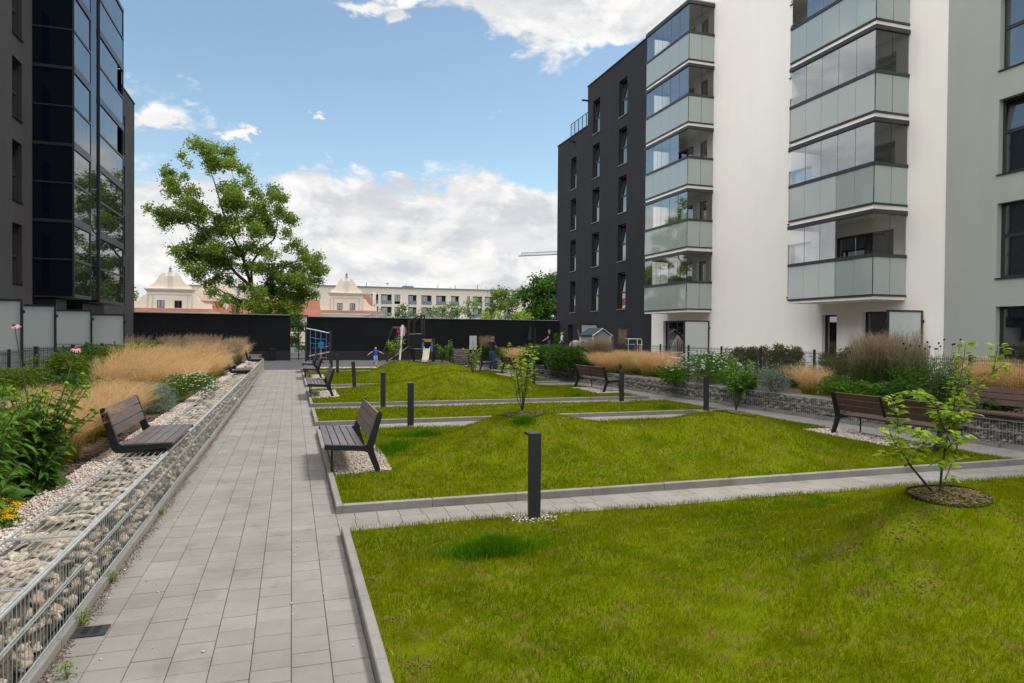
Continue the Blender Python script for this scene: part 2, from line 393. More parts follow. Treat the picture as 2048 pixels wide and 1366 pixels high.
# the clear blue of the photograph: Nishita sky, pulled a little to a paler, thinner blue
hz = nt.nodes.new('ShaderNodeMix'); hz.data_type = 'RGBA'; hz.blend_type = 'MULTIPLY'; hz.inputs[0].default_value = 1
nt.links.new(sky.outputs[0], hz.inputs[6]); hz.inputs[7].default_value = (1.0, .99, .87, 1)
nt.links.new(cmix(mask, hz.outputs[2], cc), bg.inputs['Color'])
sl = bpy.data.lights.new('sun', 'SUN'); so = bpy.data.objects.new('sun', sl); COL.objects.link(so)
sl.energy = 1.65; sl.angle = rad(10); sl.color = (1, .95, .87)
sd = Vector((math.sin(rad(SUN_AZ)) * math.cos(rad(SUN_EL)), math.cos(rad(SUN_AZ)) * math.cos(rad(SUN_EL)), math.sin(rad(SUN_EL))))
so.rotation_euler = sd.to_track_quat('Z', 'Y').to_euler(); so.location = (0, 0, 40)
sc.view_settings.view_transform = 'Standard'; sc.view_settings.look = 'None'; sc.view_settings.gamma = 1; sc.view_settings.exposure = 1.0
sc.cycles.max_bounces = 8; sc.cycles.transparent_max_bounces = 24; sc.cycles.diffuse_bounces = 4; sc.cycles.glossy_bounces = 4

# ------------------------------------------------------------------ levels of the court
XL, XR0 = -1.38, .463                      # left path
def XR(Y): return 10.95 - .042 * (Y - 7.7)  # right edge of the lawns
def XG(Y): return 12.20 - .057 * (Y - 8.64)  # face of the right gabion
BEDZ = .45
WALLY = 48.7
LAWNS = [(-4.0, 6.85), (7.68, 13.85), (14.95, 17.7), (18.7, 23.75), (25.4, 33.3), (34.3, 37.0)]
MOUNDS = [(5.2, 4.25, .62, 1.35, 1.1), (7.4, 2.9, .36, 1.6, 1.3), (3.52, 10.4, .63, 1.45, 1.12), (7.05, 9.7, .60, 1.4, 1.15), (5.3, 9.6, .25, 1.3, 1.2),
          (4.9, 21.3, .66, 1.7, 1.0), (6.3, 22.4, .34, 1.2, .9), (3.0, 22.4, .2, 1.3, 1.0), (4.5, 29.8, .66, 1.25, 1.4), (6.7, 29.4, .50, 1.1, 1.2), (5.5, 28.0, .38, 1.3, 1.2), (7.6, 24.0 - 1.2, .12, .9, .9)]
def lawn_z(X, Y):
    X = np.asarray(X, dtype=float); Y = np.asarray(Y, dtype=float)
    z = .075 + .012 * np.sin(X * 1.7 + Y * .6) * np.sin(Y * 1.3 - X * .4)
    ed = np.full(np.shape(Y), 9.0)
    for i, (a, b) in enumerate(LAWNS): ins = (Y >= a) & (Y <= b); ed = np.where(ins, np.minimum(np.abs(Y - a), np.abs(b - Y)), ed)
    ed = np.clip(ed / .8, 0, 1); ed = ed * ed * (3 - 2 * ed)
    for mx, my, h, sx, sy in MOUNDS:
        z = z + ed * h * np.exp(-((X - mx) / sx) ** 2 - ((Y - my) / sy) ** 2)
    return z
def lz(X, Y): return float(lawn_z(X, Y))

G = MB(); G.quad((-400, -60, -.035), (700, -60, -.035), (700, 900, -.035), (-400, 900, -.035))
tag(G.build('ground', MT['ground']), kind='structure')
J = MB(); J.quad((XL - .02, -5, -.012), (13.2, -5, -.012), (13.2, 41, -.012), (XL - .02, 41, -.012))
tag(J.build('path_bed', MT['joint']), kind='structure')

def pavers(name, quads):
    m = MB()
    for (x0, x1, y0, y1) in quads:
        z = RN.uniform(-.0012, .0012)
        t = .003
        vs = [(x0, y0, -.01), (x1, y0, -.01), (x1, y1, -.01), (x0, y1, -.01),
              (x0, y0, z - t), (x1, y0, z - t), (x1, y1, z - t), (x0, y1, z - t),
              (x0 + t, y0 + t, z), (x1 - t, y0 + t, z), (x1 - t, y1 - t, z + RN.uniform(-.0008, .0008)), (x0 + t, y1 - t, z)]
        m.add(vs, [(0, 1, 5, 4), (1, 2, 6, 5), (2, 3, 7, 6), (3, 0, 4, 7), (4, 5, 9, 8), (5, 6, 10, 9), (6, 7, 11, 10), (7, 4, 8, 11), (8, 9, 10, 11)])
    return tag(m.build(name, MT['paver']), kind='structure')
PW = (XR0 - XL) / 8; gp = .0019
q = []
for c in range(8):
    y = -4 + RN.uniform(0, .25)
    while y < 37.15:
        L = RN.choice((.235, .235, .235, .29, .175)) if y < 30 else .235
        q.append((XL + c * PW + gp, XL + (c + 1) * PW - gp, y + gp * 1.8, min(y + L, 37.2) - gp * 1.8)); y += L
pavers('path', q)
q = []
for (a, b) in [(LAWNS[i][1], LAWNS[i + 1][0]) for i in range(5)]:
    n = max(2, round((b - a) / .27)); st = (b - a) / n
    for r in range(n):
        x = XR0 + RN.uniform(.1, .25); q.append((XR0 + gp, x - gp, a + r * st + gp, a + (r + 1) * st - gp))
        xe = XR(a)
        while x < xe:
            L = RN.choice((.24, .28, .24)); q.append((x + gp, min(x + L, xe) - gp, a + r * st + gp, a + (r + 1) * st - gp)); x += L
pavers('cross_path', [p for p in q if p[1] - p[0] > .02])
q = []
y = -3
while y < 40.6:
    x0, x1 = XR(y), XG(y); L = .235; off = 0
    n = max(4, round((x1 - x0) / .235))
    for k in range(n):
        q.append((x0 + (x1 - x0) * k / n + gp, x0 + (x1 - x0) * (k + 1) / n - gp, y + gp, y + L - gp))
    y += L
pavers('side_path', q)

# kerbs round every lawn, one stone a metre long
kb = MB()
def kstone(x0, x1, y0, y1, z1):
    c = .008
    vs = [(x0, y0, -.02), (x1, y0, -.02), (x1, y1, -.02), (x0, y1, -.02), (x0, y0, z1 - c), (x1, y0, z1 - c), (x1, y1, z1 - c), (x0, y1, z1 - c),
          (x0 + c, y0 + c, z1), (x1 - c, y0 + c, z1), (x1 - c, y1 - c, z1), (x0 + c, y1 - c, z1)]
    kb.add(vs, [(0, 1, 5, 4), (1, 2, 6, 5), (2, 3, 7, 6), (3, 0, 4, 7), (4, 5, 9, 8), (5, 6, 10, 9), (6, 7, 11, 10), (7, 4, 8, 11), (8, 9, 10, 11)])
KW = .075
for i, (a, b) in enumerate(LAWNS):
    y = a
    while y < b - .05:
        e = min(y + 1, b); kstone(XR0 + .002, XR0 + KW, y + .002, e - .002, .092 + RN.uniform(-.002, .002)); y = e
    x = XR0 + KW; xe = XR(a)
    if i:
        while x < xe - .05:
            e = min(x + 1, xe); z = .092 + RN.uniform(-.002, .002); kstone(x + .003, e - .003, a, a + KW, z); x = e
        x = XR0 + KW
    while x < XR(b) - .05:
        e = min(x + 1, XR(b)); kstone(x + .002, e - .002, b - .05, b - .001, .06); x = e
    y = a + KW
    while y < b - .05:
        e = min(y + 1, b - .05); xm = XR((y + e) / 2); kstone(xm - .06, xm - .001, y + .002, e - .002, .07); y = e
tag(kb.build('kerb', MT['kerb']), kind='structure')

# lawns with their mounds
BARE = [(4.55, 4.0, .34), (4.0, 4.15, .26), (5.0, 3.3, .3), (4.1, 3.6, .18), (5.7, 3.0, .25), (.68, 3.9, .12), (.62, 5.4, .1), (.68, 2.9, .16), (.64, 4.6, .08)]
GRAVEL = [(.56, 1.32, 9.45, 11.75), (.56, 1.32, 20.45, 22.7), (.56, 1.3, 28.9, 31.2), (.56, 1.3, 34.4, 36.4)]
def bare_at(X, Y):
    s = np.zeros_like(np.asarray(X, dtype=float))
    for bx, by, r in BARE: s = np.maximum(s, np.exp(-(((X - bx) / r) ** 2 + ((Y - by) / (r * .7)) ** 2)))
    return s
def in_gravel(X, Y):
    k = np.zeros(np.shape(X), bool)
    for a, b, c, d in GRAVEL:
        k |= (X > a) & (X < b + .05 * np.sin(Y * 7)) & (Y > c) & (Y < d)
        xr = XR((c + d) / 2); k |= (X > xr - .95) & (X < xr - .07) & (Y > c - .4) & (Y < d - .4)
    return k
for i, (a, b) in enumerate(LAWNS):
    st = .12 if i < 2 else .2
    ny = max(3, int((b - a - .12) / st)); nx = int(10.3 / st)
    ys = np.linspace(a + (KW if i else 0), b - .05, ny); V = []
    for yy in ys:
        xs = np.linspace(XR0 + KW, XR(yy) - .06, nx); zz = lawn_z(xs, np.full(nx, yy))
        V.append(np.stack([xs, np.full(nx, yy), zz - .012], 1))
    V = np.concatenate(V); idx = np.arange(ny * nx).reshape(ny, nx)
    F = np.stack([idx[:-1, :-1].ravel(), idx[:-1, 1:].ravel(), idx[1:, 1:].ravel(), idx[1:, :-1].ravel()], 1)
    tag(np_mesh('lawn', V, F, MT['soil'], smooth=True), kind='structure')

def blades(P, h, wd, lean, rngx, yaw=None, curl=.5):
    """grass blades: 5 vertices, 3 triangles each"""
    n = len(P); th = rngx.uniform(0, 2 * math.pi, n) if yaw is None else yaw
    la = rngx.uniform(0, 1, n) * lean * h; ld = rngx.uniform(0, 2 * math.pi, n)
    ax = np.stack([np.cos(th), np.sin(th), np.zeros(n)], 1) * (wd / 2)[:, None]
    L = np.stack([np.cos(ld) * la, np.sin(ld) * la, np.zeros(n)], 1); up = np.zeros((n, 3)); up[:, 2] = h
    mid = P + up * .55 + L * (1 - curl); tip = P + up * (1 - .25 * (la / h)[:, None] ** 2) + L
    V = np.stack([P - ax, P + ax, mid - ax * .8, mid + ax * .8, tip], 1).reshape(-1, 3)
    b = (np.arange(n) * 5)[:, None]
    F = np.concatenate([b + [0, 1, 3], b + [0, 3, 2], b + [2, 3, 4]], 1).reshape(-1, 3)
    return V, F
def simple_blades(P, h, wd, lean, rngx):
    n = len(P); th = rngx.uniform(0, 2 * math.pi, n); la = rngx.uniform(0, 1, n) * lean * h; ld = rngx.uniform(0, 2 * math.pi, n)
    ax = np.stack([np.cos(th), np.sin(th), np.zeros(n)], 1) * (wd / 2)[:, None]
    tip = P + np.stack([np.cos(ld) * la, np.sin(ld) * la, h], 1)
    V = np.stack([P - ax, P + ax, tip], 1).reshape(-1, 3); return V, np.arange(n * 3).reshape(-1, 3)
def patch(X, Y):
    return (np.sin(X * 1.9 + 1.3 * np.sin(Y * .8)) + np.sin(Y * 2.3 + 1.1 * np.sin(X * 1.1)) + .7 * np.sin(X * 4.7 - Y * 3.9) + .5 * np.sin(X * 9.1 + Y * 7.3)) / 3.2
def inview(X, Y, mrg=260):
    d = infront(X, Y); a = (X * math.cos(YAW) - Y * math.sin(YAW)) / np.maximum(d, .1)
    return (d > 1.2) & (np.abs(a) * 1365 < 1024 + mrg)
def scatter(n, a, b):
    Y = rng.uniform(a + .03, b - .01, n); X = XR0 + KW + .005 + rng.uniform(0, 1, n) * (10.95 - .042 * (Y - 7.7) - .07 - XR0 - KW)
    thin = np.clip((patch(X * 1.7 + 9, Y * 1.9 - 4) - .25) * 1.3, 0, .62)
    k = inview(X, Y) & ~in_gravel(X, Y) & (rng.uniform(0, 1, n) > np.maximum(.86 * bare_at(X, Y), thin)); return X[k], Y[k]
DENS = [(5200, .040, .0036), (2300, .042, .0055), (1000, .055, .009), (750, .055, .011), (480, .06, .014), (380, .06, .016)]
for i, (a, b) in enumerate(LAWNS):
    a2 = max(a, 2.0); area = (b - a2) * 10.3; dn, hh, wd = DENS[i]
    X, Y = scatter(int(area * dn), a2, b); n = len(X)
    pt = patch(X, Y)
    edge = np.exp(-((b - Y) / .10) ** 2) * .5
    h = hh * (1 + .30 * pt + edge) * rng.uniform(.55, 1.25, n); P = np.stack([X, Y, lawn_z(X, Y) - .014], 1)
    W = wd * rng.uniform(.7, 1.2, n)
    V, F = (blades if i < 2 else simple_blades)(P, h, W, .9, rng)
    tag(np_mesh('lawn_grass', V, F, MT['lawn']), 'short yellow green lawn grass', 'grass', kind='stuff')
    if i < 3:
        X, Y = scatter(int(area * (300 if i == 0 else 120)), a2, b); k = patch(X + 3, Y - 5) + rng.normal(0, .5, len(X)) > .22
        X, Y = X[k], Y[k]; n = len(X); P = np.stack([X, Y, lawn_z(X, Y) - .005], 1)
        V, F = blades(P, rng.uniform(.02, .055, n), rng.uniform(.003, .0045, n) * (1 if i == 0 else 1.6), 1.8, rng)
        tag(np_mesh('dry_grass', V, F, MT['lawn_straw']), 'dry straw blades scattered in the lawn', 'grass', kind='stuff')
# bare earth showing through on the near mound and along the kerb
bx_, by_ = [], []
for (cx, cy, r) in BARE:
    n = int(2200 * r * r) + 30; bx_.append(cx + rng.normal(0, r * .55, n)); by_.append(cy + rng.normal(0, r * .38, n))
bx_, by_ = np.concatenate(bx_), np.concatenate(by_); kk = bx_ > XR0 + KW + .01; bx_, by_ = bx_[kk], by_[kk]
EARTH = (bx_, by_)
# long stray stalks
S = MB()
for _ in range(150):
    X, Y = scatter(1, 2.2, 6.7)
    if len(X) == 0: continue
    x, y = X[0], Y[0]; z = lz(x, y); t = RN.uniform(0, 6.28); L = RN.uniform(.08, .2); u = RN.uniform(.2, .9)
    S.tube([(x, y, z), (x + math.cos(t) * L * .4, y + math.sin(t) * L * .4, z + .05 + L * u * .5), (x + math.cos(t) * L, y + math.sin(t) * L, z + .04 + L * u * .55)], [.0016, .0014, .001], 3)
tag(S.build('grass_stalks', MT['lawn_straw']), 'pale seed stalks leaning in the near lawn', 'grass', kind='stuff')
# lush tufts
def tuft(cx, cy, rx, ry, h, n, label):
    t = rng.uniform(0, 2 * math.pi, n); r = np.abs(rng.normal(0, .52, n)) * (1 + .25 * np.sin(2 * t + cx) + .15 * np.sin(5 * t))
    X = cx + rx * r * np.cos(t) * (1 + .15 * np.sin(3 * t)); Y = cy + ry * r * np.sin(t)
    P = np.stack([X, Y, lawn_z(X, Y) - .01], 1); hs = h * np.clip(1.1 - .5 * r ** 2, .3, 1.1) * rng.uniform(.6, 1.15, n)
    V, F = blades(P, hs, rng.uniform(.004, .0065, n), .95, rng)
    tag(np_mesh('grass_tuft', V, F, MT['lush']), label, 'grass tuft', 'lush tufts in the lawns', 'stuff')
x, y = g(985, 1100, .09); tuft(x, y, .46, .26, .15, 3600, 'large dark green grass tuft in the near lawn left of centre')
x, y = g(1045, 910, .12); tuft(x, y, .30, .16, .09, 1100, 'small dark grass tuft directly behind the nearest bollard')
x, y = g(852, 868, .1); tuft(x, y, .8, .3, .11, 2600, 'long dark grass patch beside the second bollard from the front')
x, y = g(790, 905, .1); tuft(x, y, .35, .7, .12, 2600, 'strip of taller grass behind the nearest lawn bench')
x, y = g(1330, 814, .1); tuft(x, y, .45, .3, .10, 800, 'small dark grass tuft in the narrow lawn below the right far bollard')
x, y = g(1155, 790, .1); tuft(x, y, .8, .4, .09, 900, 'small dark grass tuft near the lawn edge left of the rear facing bench')
# ------------------------------------------------------------------ stones
def ico(sub):
    import bmesh
    bm = bmesh.new(); bmesh.ops.create_icosphere(bm, subdivisions=sub, radius=1)
    V = np.array([v.co[:] for v in bm.verts]); F = np.array([[v.index for v in f.verts] for f in bm.faces]); bm.free(); return V, F
ICO1, ICO2 = ico(1), ico(2)
def stones(C, S, sub, rough=.28):
    """C centres (n,3), S half sizes (n,3): irregular, facetted stones"""
    BV, BF = (ICO1, ICO2)[sub - 1]; n, k = len(C), len(BV)
    V = np.repeat(BV[None], n, 0)
    # cut random flats so that the stones are angular
    for _ in range(9 if sub > 1 else 4):
        d = rng.normal(0, 1, (n, 1, 3)); d /= np.linalg.norm(d, axis=2, keepdims=True); lim = rng.uniform(.28, .7, (n, 1))
        ex = np.maximum((V * d).sum(2) - lim, 0); V = V - d * ex[:, :, None]
    V = V * (1 + rng.normal(0, rough * .3, (n, k, 1))) * S[:, None, :]
    a = rng.uniform(0, 2 * math.pi, n); t = rng.normal(0, .35, n)
    ca, sa, ct, st = np.cos(a), np.sin(a), np.cos(t), np.sin(t); Z = np.zeros(n); O = np.ones(n)
    R1 = np.stack([np.stack([ca, -sa, Z], 1), np.stack([sa, ca, Z], 1), np.stack([Z, Z, O], 1)], 1)
    R2 = np.stack([np.stack([O, Z, Z], 1), np.stack([Z, ct, -st], 1), np.stack([Z, st, ct], 1)], 1)
    V = np.einsum('nij,nkj->nki', R1 @ R2, V) + C[:, None, :]
    F = (BF[None] + (np.arange(n) * k)[:, None, None]).reshape(-1, 3)
    return V.reshape(-1, 3), F
def pebbles(name, X, Y, Z, size, m, label, cat, sub=1):
    n = len(X); S = np.stack([rng.uniform(.7, 1.3, n), rng.uniform(.7, 1.3, n), rng.uniform(.5, .9, n)], 1) * size
    V, F = stones(np.stack([X, Y, Z], 1), S, sub); return tag(np_mesh(name, V, F, m), label, cat, kind='stuff')

# ------------------------------------------------------------------ gabion walls
def gabion(label, xa, y0, y1, width, zt, side, near, mats, dens=1.0):
    """xa(y): face towards the path, side=-1 body lies at smaller x. Stone fill, welded mesh, concrete base strip."""
    root = thing('gabion_wall', label, 'gabion wall')
    zb = .06
    c = MB(); N = 12
    for i in range(N):
        ya, yb = y0 + (y1 - y0) * i / N, y0 + (y1 - y0) * (i + 1) / N
        A, B = xa(ya), xa(yb); d = side
        o1, o2 = .062 * d, (width - .012) * d
        vs = [(A + o1, ya, zb), (A + o2, ya, zb), (B + o2, yb, zb), (B + o1, yb, zb), (A + o1, ya, zt - .065), (A + o2, ya, zt - .065), (B + o2, yb, zt - .065), (B + o1, yb, zt - .065)]
        c.add(vs, [(4, 5, 6, 7), (0, 1, 5, 4), (2, 3, 7, 6), (1, 2, 6, 5), (3, 0, 4, 7)])
    fix_normals(c.build('stone_core', MT['rubble'], root))
    # stones on top and on the face, finer where they are near
    CC, SS = [], []
    def fill(ya, yb, sz):
        L = yb - ya
        n = int(L * width / (sz * sz * .85) * dens); Y = rng.uniform(ya, yb, n); T = rng.uniform(.05, width - .05, n)
        X = np.array([xa(v) for v in Y]) + side * T; CC.append(np.stack([X, Y, zt - sz * .45 - rng.uniform(0, .035, n)], 1)); SS.append(sz * np.stack([rng.uniform(.6, 1.5, n), rng.uniform(.35, .8, n), rng.uniform(.22, .42, n)], 1))
        hgt = zt - zb
        n = int(L * hgt / (sz * sz * .75) * dens); Y = rng.uniform(ya, yb, n); T = rng.uniform(.015, .045, n)
        X = np.array([xa(v) for v in Y]) + side * (T + sz * .35); CC.append(np.stack([X, Y, rng.uniform(zb + .03, zt - .06, n)], 1)); SS.append(sz * np.stack([rng.uniform(.5, .8, n), rng.uniform(.5, 1.0, n), rng.uniform(.35, .6, n)], 1))
    fill(y0, near, .108 if side < 0 else .10)
    if near < y1: fill(near, y1, .12)
    C = np.concatenate(CC); S = np.concatenate(SS)
    nearm = C[:, 1] < min(near, 9)
    V1, F1 = stones(C[nearm], S[nearm], 2); o = np_mesh('stone_fill', V1, F1, mats, root); tag(o, kind='stuff')
    if (~nearm).sum():
        V2, F2 = stones(C[~nearm], S[~nearm], 1); o = np_mesh('stone_fill', V2, F2, mats, root); tag(o, kind='stuff')
    # wires
    W = MB(); e = .004
    def line(off, z, wd, ya=y0, yb=y1):
        k = 6
        for i in range(k):
            p, q2 = ya + (yb - ya) * i / k, ya + (yb - ya) * (i + 1) / k
            W.bar((xa(p) + side * off, p, z), (xa(q2) + side * off, q2, z), wd, wd)
    for z in (zt - .19, zb + .03): line(-.004, z, .009); line(-.004, z - .022, .006)
    line(-.004, zt - .004, .013)
    line(.012, zt + .002, .016); line(width - .01, zt + .002, .014)
    nt_ = 7
    for k in range(1, nt_): line(width * k / nt_, zt + .003, .0042, y0, min(y1, 22))
    y = y0
    while y < y1:
        W.bar((xa(y), y, zb), (xa(y), y, zt), .0038); y += .06 if y < 14 else (.085 if y < 24 else .14)
    y = y0 + .35
    while y < y1:
        W.bar((xa(y), y, zt + .008), (xa(y) + side * width, y, zt + .008), .011); W.bar((xa(y), y + .03, zt + .007), (xa(y) + side * width, y + .03, zt + .007), .008)
        y += 1.05
    W.build('wire_mesh', MT['zinc'], root)
    K = MB(); y = y0
    while y < y1:
        b = min(y + 1, y1); x0 = xa((y + b) / 2); K.box(min(x0 - side * .03, x0 + side * .02), max(x0 - side * .03, x0 + side * .02), y + .003, b - .003, -.02, zb); y = b
    K.build('base_strip', MT['kerb'], root)
    return root
GT = .55
gabion('long pale stone gabion wall with wire mesh along the left path', lambda y: XL - .015, .9, 37.8, .47, GT, -1, 13, MT['stone'])
gabion('grey stone gabion wall along the right path', XG, 5.0, 41.0, .42, .50, 1, 13, MT['stone_dark'])
# short return of the right gabion at the playground
rt = thing('gabion_wall', 'short far grey gabion wall turning towards the playground', 'gabion wall')
c = MB(); c.box(9.3, 10.35, 41.1, 41.5, .03, .42); c.build('stone_core', MT['core'], rt)
n = 260; X = rng.uniform(9.3, 10.35, n); up = rng.uniform(0, 1, n) < .4
C = np.stack([X, np.where(up, rng.uniform(41.1, 41.5, n), 41.08), np.where(up, .43, rng.uniform(.05, .42, n))], 1)
V, F = stones(C, .1 * np.stack([rng.uniform(.5, 1, n), rng.uniform(.4, .6, n), rng.uniform(.4, .6, n)], 1), 1); tag(np_mesh('stone_fill', V, F, MT['stone_dark'], rt), kind='stuff')
c = MB()
for z in (.08, .3, .47): c.bar((9.28, 41.0, z), (10.37, 41.0, z), .012)
for k in range(14): c.bar((9.3 + k * .078, 41.0, .03), (9.3 + k * .078, 41.0, .47), .008)
c.build('wire_mesh', MT['zinc'], rt)

# ------------------------------------------------------------------ planting beds behind the gabions
def slab(name, pts, z, m):
    mb = MB(); mb.add([(x, y, z) for x, y in pts], [tuple(range(len(pts)))]); return tag(mb.build(name, m), kind='structure')
XB = XL - .50
slab('planting_bed', [(-9.58, -6), (XB, -6), (XB, 38), (-1.9, 38), (-1.9, 48.6), (-9.58, 48.6)], BEDZ, MT['mulch'])
slab('planting_bed', [(XG(4) + .40, 4), (19.45, 4), (19.45, 48.6), (10.4, 48.6), (10.4, 41.5), (XG(41) + .40, 41)], BEDZ - .02, MT['mulch'])
mb = MB(); mb.quad((-1.9, 38, 0), (XB, 38, 0), (XB, 38, BEDZ), (-1.9, 38, BEDZ)); mb.quad((-1.9, 38, 0), (-1.9, 38, BEDZ), (-1.9, 48.6, BEDZ), (-1.9, 48.6, 0))
mb.quad((10.4, 41.5, 0), (10.4, 48.6, 0), (10.4, 48.6, BEDZ - .02), (10.4, 41.5, BEDZ - .02)); mb.quad((10.4, 41.5, 0), (10.4, 41.5, .43), (10.9, 41.2, .43), (10.9, 41.2, 0))
tag(mb.build('planting_bed', MT['plinth']), kind='structure')
slab('gravel_strip', [(XB - .36, -3), (XB + .01, -3), (XB + .01, 37.8), (XB - .36, 37.8)], BEDZ + .006, MT['gravel'])
mb = MB(); mb.box(XB - .375, XB - .362, -3, 37.8, BEDZ - .05, BEDZ + .025); tag(mb.build('bed_edging', MT['black']), 'black edging strip between gravel and bark in the left bed', 'edging')
n = 7500; Y = 2 + 14 * rng.uniform(0, 1, n) ** 1.5; X = XB - .36 + rng.uniform(.01, .36, n)
pebbles('gravel', X, Y, BEDZ + .012 + rng.uniform(0, .012, n), .0145, MT['pebble'], 'pale pink gravel along the left gabion wall', 'gravel')
n = 3600; Y = 2 + 15 * rng.uniform(0, 1, n) ** 1.3; X = XB - .39 - 1.5 * rng.uniform(0, 1, n) ** 1.5
C = np.stack([X, Y, BEDZ + .01 + rng.uniform(0, .02, n)], 1)
V, F = stones(C, np.stack([rng.uniform(.02, .05, n), rng.uniform(.008, .018, n), rng.uniform(.004, .009, n)], 1), 1); tag(np_mesh('bark_mulch', V, F, MT['chip']), 'brown bark mulch chips in the left bed', 'mulch', kind='stuff')
# gravel under the lawn benches and round the bollards
first = True
for (a, b, c_, d) in GRAVEL:
    for sgn in (0, 1):
        x0, x1, ya, yb = (a, b, c_, d) if not sgn else (XR((c_ + d) / 2) - .95, XR((c_ + d) / 2) - .08, c_ - .4, d - .4)
        n = 5200 if (c_ < 12 and not sgn) else (1800 if c_ < 12 else 700)
        X = rng.uniform(x0, x1, n); Y = rng.uniform(ya, yb, n); sz = .013 if n > 2000 else .02 if n > 1000 else .03
        pebbles('gravel', X, Y, lawn_z(X, Y) + rng.uniform(-.012, .008, n), sz, MT['pebble'], 'gravel patch under a lawn bench', 'gravel')
# dark playground surface with a strip of sand before it
slab('playground_surface', [(XL, 37.2), (XR0 + .1, 37.2), (XR0 + .1, 37.6), (9.9, 37.6), (9.9, 41), (10.4, 41), (10.4, WALLY), (-1.9, WALLY), (-1.9, 37.8), (XL, 37.8)], .006, MT['rubber'])
slab('sand_strip', [(.9, 37.75), (8.9, 37.65), (9.0, 39.0), (5.2, 39.25), (.9, 39.1)], .014, MT['sand'])
slab('terrace', [(16.0, 4), (19.45, 4), (19.45, 48.6), (16.0, 48.6)], BEDZ + .006, MT['paver'])
slab('terrace', [(-9.58, 4), (-7.1, 4), (-7.1, 48.6), (-9.58, 48.6)], BEDZ + .006, MT['paver'])
# dirt, weeds and small litter along the foot of the left gabion
n = 9000; Y = 2.5 + 24 * rng.uniform(0, 1, n) ** 1.5; X = XL + .015 + np.abs(rng.normal(0, .036, n)) * (.7 + .6 * np.sin(Y * 3.1) ** 2)
V, F = stones(np.stack([X, Y, np.full(n, .004)], 1), np.stack([rng.uniform(.002, .008, n), rng.uniform(.002, .008, n), rng.uniform(.001, .004, n)], 1), 1)
tag(np_mesh('path_litter', V, F, MT['chip']), 'brown plant litter along the foot of the left gabion', 'litter', kind='stuff')
n = 160; Y = 2.6 + 12 * rng.uniform(0, 1, n); X = rng.uniform(XL + .1, XR0, n) 
X = np.where(rng.uniform(0, 1, n) < .6, XL + .05 + np.abs(rng.normal(0, .2, n)), X)
V, F = stones(np.stack([X, Y, np.full(n, .006)], 1), np.stack([rng.uniform(.004, .014, n)] * 3, 1) * np.array([1, .8, .6]), 1)
tag(np_mesh('loose_pebbles', V, F, MT['pebble']), 'loose pebbles lying on the path', 'pebbles', kind='stuff')
n = len(EARTH[0]); V, F = stones(np.stack([EARTH[0], EARTH[1], lawn_z(*EARTH) - .006], 1), np.stack([rng.uniform(.003, .011, n), rng.uniform(.003, .011, n), rng.uniform(.002, .005, n)], 1), 1)
tag(np_mesh('bare_earth', V, F, MT['dirt']), 'crumbs of bare brown earth in thin patches of the near lawn', 'soil', kind='stuff')
# drain grate
x, y = g(182, 1264, 0)
dg = thing('drain_cover', 'square dark iron drain cover in the path beside the left gabion', 'drain cover', (x, y, .003))
mb = MB(); mb.box(-.10, .10, -.085, .085, -.004, .006); mb.build('cover_plate', MT['iron'], dg, bevel=.003)
mb = MB()
for k in range(5):
    for s in (-1, 1): mb.bar((s * .012, -.05 + k * .025, .008), (s * .055, -.035 + k * .025, .008), .007, .005)
mb.build('slot_pattern', MT['core'], dg)
# ------------------------------------------------------------------ buildings
def facade(name, X, nx, y0, y1, z0, z1, ops, m, parent, rev=.2):
    """wall on the plane x=X facing nx, with real openings (ya,yb,za,zb) and their reveals"""
    ys = sorted({y0, y1, *[o[0] for o in ops], *[o[1] for o in ops]}); zs = sorted({z0, z1, *[o[2] for o in ops], *[o[3] for o in ops]})
    ys = [v for v in ys if y0 <= v <= y1]; zs = [v for v in zs if z0 <= v <= z1]
    mb = MB()
    for i in range(len(ys) - 1):
        for k in range(len(zs) - 1):
            yc, zc = (ys[i] + ys[i + 1]) / 2, (zs[k] + zs[k + 1]) / 2
            if any(o[0] < yc < o[1] and o[2] < zc < o[3] for o in ops): continue
            a, b, c, d = (X, ys[i], zs[k]), (X, ys[i + 1], zs[k]), (X, ys[i + 1], zs[k + 1]), (X, ys[i], zs[k + 1])
            mb.quad(*((a, b, c, d) if nx > 0 else (d, c, b, a)))
    I = X - nx * rev
    for (a, b, c, d) in ops:
        mb.quad((X, a, c), (X, b, c), (I, b, c), (I, a, c)); mb.quad((X, a, d), (I, a, d), (I, b, d), (X, b, d))
        mb.quad((X, a, c), (I, a, c), (I, a, d), (X, a, d)); mb.quad((X, b, c), (X, b, d), (I, b, d), (I, b, c))
    return mb.build(name, m, parent)
